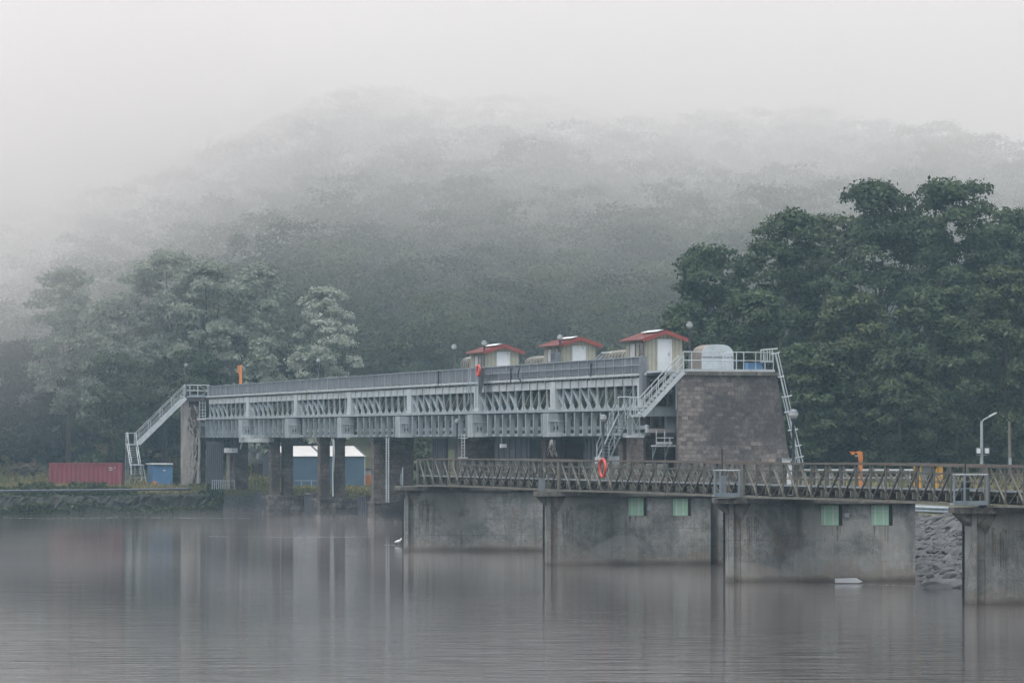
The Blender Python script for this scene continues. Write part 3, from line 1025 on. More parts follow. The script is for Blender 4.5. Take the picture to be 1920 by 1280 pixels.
# tall pale ladder and cable on the piers left
tl = thing('steel_ladder', D(727, 940, 0.5), 'tall pale blue ladder fixed to the dam pier left of the truss bridge', 'ladder')
for px in (724.5, 729):
    MB().tube([D(px, 942, 0.35), D(px, 820, 0.35)], 0.05, 6).build('rail', M['steel_light'], tl)
m = MB()
for y in range(824, 940, 5):
    m.tube([D(724.5, y, 0.35), D(729, y, 0.35)], 0.022, 5)
m.build('rungs', M['steel_light'], tl)
cb = MB().tube([D(624.5, 822, 0.15), D(625.5, 840, 0.15), D(624, 880, 0.15), D(624.5, 930, 0.15)], 0.06, 6)
cb.tube([D(626.5, 824, 0.15), D(627.0, 850, 0.15), D(625.5, 884, 0.15)], 0.05, 6)
tag(cb.build('drain_pipe', M['steel_light']), 'pale thin pipe running down between two stone dam columns', 'pipe')
# light blue rail in front of the shed
fr = thing('guard_rail', P(575, 917, 350), 'light blue two-post guard rail standing before the blue shed', 'railing')
MB().bar(P(552, 900.5, 350), P(601, 900.5, 350), 0.06, 0.06).build('top_rail', M['galv'], fr)
MB().bar(P(552, 915, 350), P(601, 915, 350), 0.05, 0.05).build('bottom_rail', M['galv'], fr)
for px in (565, 584):
    MB().bar(P(px, 921, 350), P(px, 900, 350), 0.07, 0.07, up=(0, 1, 0)).build('post', M['galv'], fr)

# ------------------------------------------------------------------ huts on the dam
def hut(label, x0, x1, x2, ybase, yeave, yridge, ytopdoor, door, wins, t0=-0.75, dz=0.0):
    """x0..x1 long side, x1..x2 gable"""
    c = D(x1, ybase, t0); Y = DY(x1, t0)
    s1, s0 = DS(x1, t0), DS(x0, t0)
    L = s1 - s0
    wd = (x2 - x1) * Y / F / W.x
    px = lambda y: CH - (y - HZ) * Y / F
    zb, ze, zr = px(ybase), px(yeave), px(yridge) - 0.08
    t = thing('hut', (c.x, c.y, zb), label, 'hut', 'huts on top of the dam')
    m = MB()
    m.prism([c, c + W * wd, c + W * wd + Z * (ze - zb), c + W * wd / 2 + Z * (zr - 0.12 - zb), c + Z * (ze - zb)], -U * L)
    m.build('wall', M['hut_wall'], t)
    # corner strips
    for w0 in (-0.02, wd - 0.08):
        MB().obox(c + W * w0 + U * 0.003, W * 0.1, U * 0.02, Z * (ze - zb - 0.02)).build('corner_board', M['hut_wall'], t)
    # roof sheets
    oh, of = 0.34, 0.32
    for sgn in (0, 1):
        e = c + W * (-oh if sgn == 0 else wd + oh) + U * of
        rg = c + W * (wd / 2) + U * of
        slope = (zr - ze) / (wd / 2)
        ez = ze - slope * oh
        e = V((e.x, e.y, ez)); rg = V((rg.x, rg.y, zr))
        th = 0.07
        m = MB().prism([e, rg, rg + Z * th, e + Z * th], -U * (L + 2 * of))
        for k in range(7):
            q = k / 6 * (L + 2 * of - 0.06)
            a = e - U * q; b = rg - U * q
            m.prism([a + Z * th, b + Z * th, b + Z * (th + 0.03), a + Z * (th + 0.03)], -U * 0.06)
        roof = m.build('roof', M['red_roof'], t)
        f = MB().prism([e + U * 0.003 - Z * 0.13, rg + U * 0.003 - Z * 0.13, rg + U * 0.003 + Z * 0.12, e + U * 0.003 + Z * 0.12], U * 0.03)
        f.build('barge_board', M['red_trim'], roof)
    rc = c + W * (wd / 2) + U * (of - 0.45)
    rc = V((rc.x, rc.y, zr + 0.1))
    m = MB().prism([rc - W * 0.5 - Z * 0.085, rc + Z * 0.04, rc + Z * 0.065, rc - W * 0.5 - Z * 0.06], -U * (L * 0.72))
    m.build('ridge_sheet', M['white'], t)
    # door in the gable
    dx0, dx1 = ((x - x1) * Y / F / W.x for x in door)
    zd = px(ytopdoor)
    d = MB().obox(c + W * dx0 + U * 0.004, W * (dx1 - dx0), U * 0.03, Z * (zd - zb)).build('door', M['white'], t)
    m = MB()
    m.obox(c + W * (dx0 - 0.11) + U * 0.004, W * 0.1, U * 0.06, Z * (zd - zb + 0.1))
    m.obox(c + W * (dx1 + 0.01) + U * 0.004, W * 0.1, U * 0.06, Z * (zd - zb + 0.1))
    m.obox(c + W * (dx0 - 0.008) + U * 0.004 + Z * (zd - zb + 0.01), W * (dx1 - dx0 + 0.016), U * 0.06, Z * 0.09)
    m.build('frame', M['white'], d)
    MB().obox(c + W * (dx1 - 0.12) + U * 0.04 + Z * 0.95, W * 0.05, U * 0.05, Z * 0.16).build('handle', M['galv'], d)
    # long side: boarded window and dark doorway
    for a, b, mat_, nm in wins:
        sa, sb = DS(a, t0), DS(b, t0)
        zt = ze - 0.28
        w_ = MB().obox(dl(sa, -t0 * -1 + 0.004, zb + (0.0 if nm == 'side_door' else 0.15)), U * (sb - sa), -W * 0.03, Z * (zt - zb - (0 if nm == 'side_door' else 0.15))).build(nm, M[mat_], t)
        m = MB().obox(dl(sa - 0.1, t0 + 0.004, zb + 0.02), U * 0.09, -W * 0.05, Z * (zt - zb))
        m.obox(dl(sb + 0.01, t0 + 0.004, zb + 0.02), U * 0.09, -W * 0.05, Z * (zt - zb))
        m.obox(dl(sa - 0.01, t0 + 0.004, zt + 0.012), U * (sb - sa + 0.02), -W * 0.05, Z * 0.07)
        m.build('frame', M['tan_cover'], w_)
    return t


hut('farthest red-roofed cream hut on the dam, behind the lifebuoy', 883, 913.5, 972, 690, 658, 645.5, 662, (934, 953), [(891, 897, 'white_wood', 'window'), (903.5, 908.5, 'glass_dark', 'side_door')])
hut('middle red-roofed cream hut on the dam with a globe lamp before its wall', 1020, 1054.5, 1117, 681, 645, 632, 651, (1076, 1095), [(1028, 1035, 'white_wood', 'window'), (1042, 1048, 'glass_dark', 'side_door')])
hut('nearest red-roofed cream hut on the dam, at the head of the steel stair', 1174, 1212.5, 1279.5, 695.5, 634, 619.5, 638.5, (1236, 1256.5), [(1182.5, 1191.5, 'white_wood', 'window'), (1200, 1207, 'glass_dark', 'side_door')], t0=-0.5)
mb = thing('meter_box', D(1035, 672, 0.0), 'grey electric box standing before the middle hut side wall', 'cabinet')
MB().obox(D(1032, 679, 0.0), U * 1.2, W * 0.3, Z * 0.62).build('case', M['panel'], mb)
MB().obox(D(1033, 677, 0.005) + Z * 0.1, U * 0.8, -W * 0.02, Z * 0.45).build('door', M['gate'], mb)


def barrel(name, label, x0, x1, ytop, yspring, ybase, t0, mat_front, mat_side, wd, ribs=0):
    """arched cover: long side from x0 to x1, arched front to the right of x1"""
    c = D(x1, ybase, t0); Y = DY(x1, t0)
    L = DS(x1, t0) - DS(x0, t0)
    z = lambda y: CH - (y - HZ) * Y / F
    zb, zs, zt = z(ybase), z(yspring), z(ytop)
    t = thing(name, (c.x, c.y, zb), label, 'machine cover', 'arched machine covers on the dam')
    prof = [c + Z * (zs - zb)]
    n = 14
    prof = []
    for i in range(n + 1):
        a = math.pi * (1 - i / n)
        ex = 0.75
        cx, sx = math.cos(a), math.sin(a)
        prof.append(c + W * (wd / 2 + wd / 2 * math.copysign(abs(cx) ** ex, cx)) + Z * (zs - zb + (zt - zs) * sx ** ex))
    poly = [c] + [c + Z * (zs - zb - 0.01)] + prof[0:] + [c + W * wd + Z * (zs - zb - 0.01), c + W * wd]
    MB().prism(poly, -U * 0.05).build('front_wall', M[mat_front], t)
    m = MB()
    q = [p - U * 0.052 for p in poly]
    m.prism(q, -U * (L - 0.05))
    body = m.build('vault', M[mat_side], t)
    r = MB()
    cen = c + W * wd / 2 + Z * (zs - zb)
    for k in range(ribs):
        o = -U * (0.1 + (L - 0.3) * k / max(1, ribs - 1))
        pts = [c + o] + [p + o for p in prof] + [c + W * wd + o]
        out = [p + ((p - (cen + o)).normalized() * 0.06) for p in pts]
        r.tube(out, 0.075, 5)
    if ribs:
        r.build('ribs', M[mat_side], body)
    b = MB().obox(c + Z * (zs - zb - 0.06) + U * 0.003, W * wd, U * 0.02, Z * 0.05)
    b.build('seam', M['panel'], t)
    return t


barrel('arched_cover', 'large grey-white arched steel cover on top of the stone abutment', 1297, 1316, 645, 668, 694.5, -3.3, 'steel_light', 'brown_side', 2.05)
barrel('arched_cover', 'ribbed tan arched cover left of the farthest hut', 866, 884, 669, 682, 690, -1.9, 'tan_cover', 'tan_cover', 2.2, 5)
barrel('arched_cover', 'ribbed tan arched cover left of the middle hut', 986, 1021, 668, 679, 688, -1.9, 'tan_cover', 'tan_cover', 2.2, 7)
barrel('arched_cover', 'ribbed tan arched cover left of the nearest hut, beside white rails', 1130, 1176, 657, 668, 684, -1.9, 'tan_cover', 'tan_cover', 2.2, 8)
wr = thing('hand_rail', D(1125, 675, -0.9), 'white sloping handrails rising beside the ribbed cover of the nearest hut', 'railing')
for o in (0, 6):
    MB().tube([D(1113 + o, 677, -0.9), D(1128 + o, 661.5, -0.9), D(1140 + o, 661, -0.9)], 0.045, 6).build('rail', M['steel_light'], wr)

# ------------------------------------------------------------------ stone abutment
YA = 221.5
fl = P(1270, HZ, YA); fl.z = 0
wa = lambda px: (px - 1270) * YA / F / W.x * 1.0
za = lambda y: CH - (y - HZ) * YA / F
ab = thing('stone_abutment', fl, 'massive dark stone abutment tower with sloping right edge', 'abutment')
wt, wb = wa(1461), wa(1512)
zt = za(703)
m = MB()
dep = 9.0
AD = V((0.03, 1.0, 0)).normalized()
pf = [fl - Z * 1.5 - U * 0, fl + W * wb - Z * 1.5, fl + W * wt + Z * zt, fl + Z * zt]
bt = 0.35
m.add([pf[0] + U * bt, pf[1] + U * bt, pf[2], pf[3], pf[0] + AD * dep, pf[1] + AD * dep, pf[2] + AD * dep, pf[3] + AD * dep],
      [(0, 1, 2, 3), (7, 6, 5, 4), (0, 4, 5, 1), (1, 5, 6, 2), (2, 6, 7, 3), (3, 7, 4, 0)])
m.build('masonry', M['abut_stone'], ab)
MB().obox(fl + Z * zt - W * 0.12 + U * 0.15, W * (wt + 0.2), AD * (dep + 0.3), Z * 0.22).build('coping', M['slab'], ab)
MB().obox(fl + Z * (zt + 0.225) - W * 0.02 + U * 0.1, W * (wt - 0.15), AD * (dep + 0.2), Z * 0.14).build('deck_edge', M['steel_light'], ab)
ZD = zt + 0.365
rl = thing('guard_rail', fl + Z * ZD, 'white pipe railing round the top of the stone abutment', 'railing')


def ab_pt(px, z, back=0.0):
    return fl + W * ((px - 1270) * YA / F / W.x) + Z * z - U * back


for h in (0.52, 1.02):
    MB().tube([ab_pt(1281, ZD + h), ab_pt(1454, ZD + h)], 0.028, 6).build('rail', M['steel_light'], rl)
for px in (1281, 1297, 1338, 1383, 1397, 1420, 1438, 1454):
    MB().tube([ab_pt(px, ZD), ab_pt(px, ZD + 1.02)], 0.03, 6).build('post', M['steel_light'], rl)
m = MB()
for px in (1386, 1392, 1399):
    m.tube([ab_pt(px, ZD, 2.5), ab_pt(px, ZD + 1.0, 2.5)], 0.04, 6)
for h in (0.25, 0.6, 0.98):
    m.tube([ab_pt(1381, ZD + h, 2.5), ab_pt(1400, ZD + h, 2.5)], 0.035, 6)
m.build('gate', M['steel_light'], rl)
gr = thing('ladder_gate', ab_pt(1440, ZD), 'small white pipe gate at the head of the caged ladder', 'gate')
for px in (1429, 1434, 1441, 1446, 1451):
    MB().tube([ab_pt(px, ZD + 0.45, -0.1), ab_pt(px, ZD + 1.18, -0.1)], 0.035, 6).build('bar', M['steel_light'], gr)
MB().tube([ab_pt(1428, ZD + 1.15, -0.1), ab_pt(1461, ZD + 1.25, -0.1)], 0.04, 6).build('top_bar', M['steel_light'], gr)
MB().tube([ab_pt(1428, ZD + 0.45, -0.1), ab_pt(1452, ZD + 0.45, -0.1)], 0.035, 6).build('bottom_bar', M['steel_light'], gr)
cr = thing('plastic_crate', ab_pt(1425, ZD, 0.5), 'blue box with a dark tyre on the stone abutment top', 'box')
MB().obox(ab_pt(1412, ZD, 0.5), W * 1.05, -U * 0.6, Z * 0.36).build('case', M['blue'], cr)
MB().obox(ab_pt(1411.5, ZD + 0.365, 0.48), W * 1.1, -U * 0.64, Z * 0.05).build('lid', M['blue'], cr)
ty = MB()
ctr = ab_pt(1441, ZD + 0.27, 0.25)
ty.tube([ctr + (W * math.cos(a) * 0.14 + Z * math.sin(a) * 0.2) for a in [2 * math.pi * k / 16 for k in range(17)]], 0.045, 6)
tag(ty.build('old_tyre', M['black']), 'black ring leaning on the blue box on the abutment', 'tyre')

# caged ladder on the battered right edge
cl = thing('caged_ladder', ab_pt(1500, za(868)), 'long white caged ladder leaning on the sloping right edge of the abutment', 'ladder')
top, bot = (1462, 660), (1508, 872)


def lp(px, py, back=0.0):
    return P(px, py, YA - 0.4) - U * back


rails = [(1451, 668, 1497, 872), (1455, 664, 1501, 872), (1457.5, 664, 1503.5, 872), (1462, 660, 1510, 872)]
for i, (a, b, c2, d2) in enumerate(rails):
    if i == 0:
        a, b = 1467, 742
    if i == 3:
        pass
    MB().tube([lp(a, b, 0.1 * i), lp(c2, d2, 0.1 * i)], 0.032, 6).build('rail', M['steel_light'], cl)
for x0, x1, y0, y1 in ((1446, 1461, 664, 660), (1459, 1469, 707, 705), (1466, 1484, 745, 741), (1478, 1495, 807, 804), (1484, 1502, 837, 834), (1471, 1489, 773, 770), (1490, 1506, 858, 855)):
    m = MB()
    pts = []
    a, b = lp(x0, y0), lp(x1, y1)
    for k in range(9):
        f = k / 8
        pts.append(a.lerp(b, f) + U * (0.35 * math.sin(math.pi * f)))
    m.tube(pts, 0.04, 6)
    m.build('cage_hoop', M['steel_light'], cl)
m = MB()
for k in range(26):
    f = k / 26
    x = 1455 + (1501 - 1455) * f; y = 668 + 204 * f
    m.tube([lp(x, y, 0.1), lp(x + 3, y, 0.2)], 0.016, 5)
m.build('rungs', M['steel_light'], cl)
ps = MB().obox(P(1468, 871, 214), (0.72, 0, 0), (0, 0.4, 0), (0, 0, 0.34))
cab = thing('control_cabinet', P(1480, 871, 214), 'pale grey cabinet standing behind the bridge rail at the abutment foot', 'cabinet')
MB().obox(P(1467.5, 871, 214), (0.74, 0, 0), (0, 0.5, 0), (0, 0, 0.34)).build('case', M['white_wood'], cab)
MB().obox(P(1467, 860.4, 214) - V((0, 0.05, 0)), (0.80, 0, 0), (0, 0.6, 0), (0, 0, 0.05)).build('lid', M['galv'], cab)
MB().obox(P(1482, 868, 213.9), (0.09, 0, 0), (0, 0.05, 0), (0, 0, 0.12)).build('latch', M['black'], cab)
MB().obox(P(1473, 872, 214), (0.4, 0, 0), (0, 0.4, 0), (0, 0, -2.2)).build('plinth', M['white_wood'], cab)

# steelwork between the girder end and the abutment
gan = thing('steel_gantry', D(1240, 840), 'grey steel frame and small platform between girder end and stone abutment', 'steel frame')
MB().obox(P(1212, 780, 226), W * 2.0, -U * 0.5, Z * 0.55).build('cross_beam', M['steel'], gan)
MB().obox(P(1216, 811, 226), W * 1.65, -U * 0.5, Z * 0.26).build('lower_beam', M['pale_concrete'], gan)
MB().obox(P(1213, 811, 226.2), W * 0.09, -U * 0.3, Z * 0.5).build('stub_post', M['steel_light'], gan)
MB().obox(P(1250, 818, 227), W * 0.7, -U * 0.4, Z * 1.25).build('side_plate', M['steel'], gan)
MB().obox(P(1252, 826, 227), W * 0.75, -U * 0.3, Z * 0.2).build('lower_plate', M['gate'], gan)
for px in (1216, 1226, 1252, 1264):
    MB().bar(P(px, 766, 228), P(px, 703, 228), 0.1, 0.1, up=W).build('upright', M['steel'], gan)
MB().bar(P(1228, 765, 228), P(1258, 722, 228), 0.08, 0.1, up=W).build('brace', M['steel_dirty'], gan)
MB().bar(P(1264, 765, 228), P(1240, 735, 228), 0.08, 0.1, up=W).build('brace', M['steel_dirty'], gan)
for px in (1222, 1238):
    MB().bar(P(px, 812, 228), P(px, 780, 228), 0.14, 0.14, up=W).build('upright', M['steel_dirty'], gan)
pl = thing('work_platform', P(1245, 836, 222), 'small white bracket platform with rail beside the stone abutment', 'platform')
MB().obox(P(1230, 837, 222), W * 1.28, -U * 0.9, Z * 0.09).build('floor', M['steel_light'], pl)
MB().obox(P(1231, 832.5, 222), W * 1.0, -U * 0.05, Z * 0.15).build('toe_board', M['white_wood'], pl)
MB().bar(P(1231, 820.5, 222), P(1263, 820.5, 222), 0.05, 0.05).build('rail', M['steel_light'], pl)
for px in (1230.5, 1246, 1256):
    MB().bar(P(px, 836, 222), P(px, 806 if px < 1250 else 819, 222), 0.05, 0.05, up=(0, 1, 0)).build('post', M['steel_light'], pl)
for px in (1224, 1247):
    MB().bar(P(px, 858, 223), P(px + 6, 838, 222.2), 0.05, 0.06).build('bracket', M['steel'], pl)
    MB().bar(P(px, 862, 223), P(px, 838, 223), 0.05, 0.06, up=(0, 1, 0)).build('hanger', M['steel'], pl)
MB().obox(P(1211, 879, 229.5), W * 1.95, -U * 0.4, Z * 4.6).build('void_wall', M['pier_stone'], gan)
MB().obox(P(1268, 698, 223.8), W * 0.1, -U * 0.1, Z * -2.2).build('upright', M['steel_light'], gan)
fp = MB().obox(D(1206, 699.5, 0.1), U * 4.2, W * 2.9, Z * 0.12)
tag(fp.build('landing_floor', M['steel_light']), 'pale steel landing floor in front of the nearest hut door', 'landing')


# ------------------------------------------------------------------ stairs
def stair(t, a, b, wv, n, mats=('steel', 'steel_light'), hr=1.0, stringer=0.26, posts=4, mid=True):
    """flight from a (top) to b (bottom); wv = vector across its width"""
    a, b, wv = V(a), V(b), V(wv)
    for o in (V((0, 0, 0)), wv):
        MB().bar(a + o, b + o, 0.06, stringer).build('stringer', M[mats[1]], t)
        MB().tube([a + o + Z * hr, b + o + Z * hr], 0.032, 6).build('handrail', M[mats[1]], t)
        if mid:
            MB().tube([a + o + Z * hr * 0.55, b + o + Z * hr * 0.55], 0.022, 6).build('mid_rail', M[mats[1]], t)
        for k in range(posts):
            p = a.lerp(b, (k + 0.02) / (posts - 0.96)) + o
            MB().bar(p, p + Z * hr, 0.045, 0.045, up=wv).build('post', M[mats[1]], t)
    d = (b - a); h = V((d.x, d.y, 0)).normalized()
    for k in range(n):
        p = a.lerp(b, (k + 0.5) / n)
        MB().obox(p - h * 0.12 + wv.normalized() * 0.035, h * 0.24, wv * (1 - 0.07 / wv.length), Z * 0.04).build('tread', M[mats[0]], t)


rs = thing('steel_stair', P(1190, 782, 219), 'grey steel dog-leg stair climbing from the quay to the nearest hut', 'stair')
Yr = 219.5
ta, tb = P(1273, 697, Yr), P(1196, 780, Yr)
stair(rs, ta, tb, U * 0.85, 13, hr=0.98, posts=7)
MB().obox(P(1183, 781.5, Yr) - U * 0.1, W * 0.55, U * 1.0, Z * 0.1).build('landing', M['steel_light'], rs)
for q in (0.0, 0.8):
    for px in (1180, 1192):
        o = P(px, 780, Yr) + U * q
        MB().bar(o, o + Z * 1.05, 0.04, 0.04, up=U).build('landing_post', M['steel_light'], rs)
MB().tube([P(1182, 745, Yr), P(1198, 745, Yr)], 0.03, 6).build('landing_rail', M['steel_light'], rs)
MB().tube([P(1158, 744, Yr + 0.4), P(1184, 744, Yr)], 0.03, 6).build('landing_rail', M['steel_light'], rs)
ta2 = P(1160, 777, Yr); tb2 = P(1116, 895, Yr) - U * 3.6
tb2 = P(1119, 864, Yr + 3.2) - Z * 0.0
stair(rs, P(1160, 776, Yr), tb2 - Z * 0.0, W * 0.76, 14, hr=1.0, posts=5, stringer=0.12)
for px, yb in ((1186, 817), (1199, 817)):
    MB().bar(P(px, yb, Yr + 0.4), P(px, 782, Yr + 0.4), 0.07, 0.07, up=U).build('trestle_leg', M['steel_light'], rs)
MB().bar(P(1187, 815, Yr + 0.4), P(1198, 784, Yr + 0.4), 0.04, 0.04, up=U).build('trestle_brace', M['steel_light'], rs)
MB().bar(P(1198, 815, Yr + 0.4), P(1187, 784, Yr + 0.4), 0.04, 0.04, up=U).build('trestle_brace', M['steel_light'], rs)
pc = MB().obox(P(1178, 820, Yr + 0.2), W * 1.0, -U * 1.0, Z * 0.14)
pc.build('trestle_pad', M['white_wood'], rs)
pp = thing('concrete_post', P(1182, 850, Yr + 0.2), 'square stone post with pale cap carrying the stair landing', 'post')
MB().obox(P(1183, 821, Yr + 0.3), W * 0.78, -U * 0.8, Z * -5.6).build('shaft', M['pier_stone'], pp)
MB().obox(P(1181, 822.5, Yr + 0.25), W * 0.9, -U * 0.9, Z * 0.1).build('cap', M['gate'], pp)
q = thing('quay_block', P(1150, 868, Yr + 3), 'low concrete quay block under the foot of the steel stair', 'quay')
MB().obox(P(1108, 869, Yr + 5.5), W * 3.4, U * 4.0, Z * -6.2).build('block', M['concrete'], q)
MB().obox(P(1143, 868, Yr + 2.5), W * 0.62, -U * 0.4, Z * 0.42).build('kerb_box', M['steel_light'], q)
MB().obox(P(1118, 868, Yr + 2.6), W * 0.5, -U * 0.3, Z * 0.36).build('kerb_box', M['white_wood'], q)

# left end: concrete tower, platform, stair
YT = 340.0
tw = thing('concrete_tower', P(365, 905, YT), 'pale concrete end tower of the dam covered with dry stems', 'tower')
k = YT / F / W.x
z0 = 1.2
zT = P(0, 752, YT).z
o = P(342.5, HZ, YT); o.z = z0
MB().obox(o + U * 0.35, W * (10 * k), -U * 1.2, Z * (zT - z0)).build('pilaster', M['pale_concrete'], tw)
MB().obox(o + W * (10 * k + 0.004), W * (22 * k), -U * 2.5, Z * (zT - z0)).build('wall', M['pier_stone'], tw)
MB().obox(o + W * (32 * k + 0.01) - U * 0.4, W * (11 * k), -U * 2.5, Z * (P(0, 785, YT).z - z0)).build('side_wall', M['base_stone'], tw)
MB().obox(P(340, 752.5, YT) + U * 0.5, W * (50 * k), -U * 3.2, Z * 0.36).build('cap_slab', M['slab'], tw)
st = MB()
for i in range(26):
    x = random.uniform(353, 372); y = random.uniform(760, 880)
    pts = []
    for kk in range(6):
        pts.append(P(min(max(x, 351), 375), min(y, 905), YT - 0.25 - random.random() * 0.12))
        x += random.uniform(-5, 5); y += random.uniform(4, 12)
    st.tube(pts, [0.09, 0.08, 0.07, 0.06, 0.045, 0.02], 5)
for i in range(7):
    x = random.uniform(354, 374)
    pts = [P(x + random.uniform(-2, 2), 906 - kk * 26, YT - 0.3) for kk in range(5)]
    st.tube(pts, [0.13, 0.11, 0.1, 0.08, 0.03], 6)
tag(st.build('dry_creeper', M['root']), 'tangle of dry pale stems climbing the concrete end tower', 'creeper')
ct = thing('cage_ladder', P(382, 780, YT), 'small dark caged ladder between end tower and girder', 'ladder')
for px in (374, 380, 385):
    MB().tube([P(px, 784, YT - 0.5), P(px, 752, YT - 0.5)], 0.04, 6).build('rail', M['steel'], ct)
m = MB()
for y in range(756, 784, 6):
    m.tube([P(374, y, YT - 0.5), P(386, y, YT - 0.5)], 0.03, 5)
m.build('rungs', M['steel'], ct)
MB().bar(P(370, 785.5, YT - 0.6), P(393, 785, YT - 0.6), 0.1, 0.12).build('floor_bar', M['white_wood'], ct)
cf = thing('steel_cabinet', P(383, 818, YT), 'blue-grey steel cabinet at the left end of the girder', 'cabinet')
MB().obox(P(374, 820, YT), W * (15 * k), -U * 1.0, Z * 1.4).build('case', M['steel'], cf)
MB().obox(P(376.5, 815, YT - 0.3), W * (9 * k), -U * 0.05, Z * 0.8).build('door', M['gate'], cf)

lpf = thing('landing_platform', P(365, 745, YT), 'pale railed platform on top of the concrete end tower', 'platform')
MB().obox(P(345, 744.5, YT) + U * 0.4, W * (46 * k), -U * 2.2, Z * 0.12).build('floor', M['steel_light'], lpf)
for y in (721.5, 732):
    MB().tube([P(344, y, YT - 0.4), P(393, y + 0.4, YT - 0.4)], 0.045, 6).build('rail', M['steel_light'], lpf)
for px in (346, 356, 371, 390):
    MB().bar(P(px, 745, YT - 0.4), P(px, 721, YT - 0.4), 0.07, 0.07, up=U).build('post', M['steel_light'], lpf)
MB().bar(P(373, 722, YT - 0.4), P(389, 732, YT - 0.4), 0.04, 0.04).build('brace', M['steel_light'], lpf)
MB().bar(P(377, 742, YT - 0.4), P(389, 732, YT - 0.4), 0.04, 0.04).build('brace', M['steel_light'], lpf)
MB().obox(P(356, 744.3, YT - 0.62), W * (28 * k), U * 0.03, Z * 0.22).build('toe_board', M['galv'], lpf)

ls = thing('steel_stair', P(255, 868, YT), 'pale steel stair rising from a trestle to the concrete end tower', 'stair')
stair(ls, P(344, 746, YT), P(256, 832, YT), U * 1.0, 20, hr=1.12, stringer=0.34, posts=5, mats=('steel', 'steel_light'))
MB().obox(P(236, 834, YT) - U * 0.1, W * (20 * k), U * 1.2, Z * 0.1).build('landing', M['steel_light'], ls)
for px, q in ((236, 0), (252, 0), (236, 1.1), (252, 1.1)):
    b = P(px, 834, YT) + U * q
    MB().bar(b, b + Z * 1.15, 0.055, 0.055, up=U).build('landing_post', M['steel_light'], ls)
MB().tube([P(236, 811.5, YT), P(253, 811.5, YT)], 0.035, 6).build('landing_rail', M['steel_light'], ls)
stair(ls, P(238, 833, YT - 0.6), P(247, 890, YT - 3.6) + Z * 0.0, W * 0.8, 13, hr=1.12, posts=3, mid=False)
for px, q, x2 in ((246, 0, 242), (253, 0, 253), (266, 0, 266), (268, 0, 276)):
    MB().bar(P(px, 870, YT - 3.2), P(x2, 914, YT - 3.2), 0.06, 0.06, up=(0, 1, 0)).build('trestle_leg', M['steel_light'], ls)
MB().bar(P(245, 895, YT - 3.2), P(273, 895, YT - 3.2), 0.05, 0.05).build('trestle_brace', M['steel_light'], ls)
MB().bar(P(254, 912, YT - 3.2), P(266, 896, YT - 3.2), 0.05, 0.05).build('trestle_brace', M['steel_light'], ls)
MB().obox(P(245, 872, YT - 3.4), (1.15, 0, 0), (0, 1.0, 0), (0, 0, 0.07)).build('foot_landing', M['steel_light'], ls)
for px in (236, 240):
    MB().bar(P(px, 834, YT + 0.3), P(px, 912, YT + 0.3), 0.06, 0.06, up=U).build('landing_leg', M['steel'], ls)

# ------------------------------------------------------------------ concrete bridge piers
PT = 1.5
PLEN = 8.2


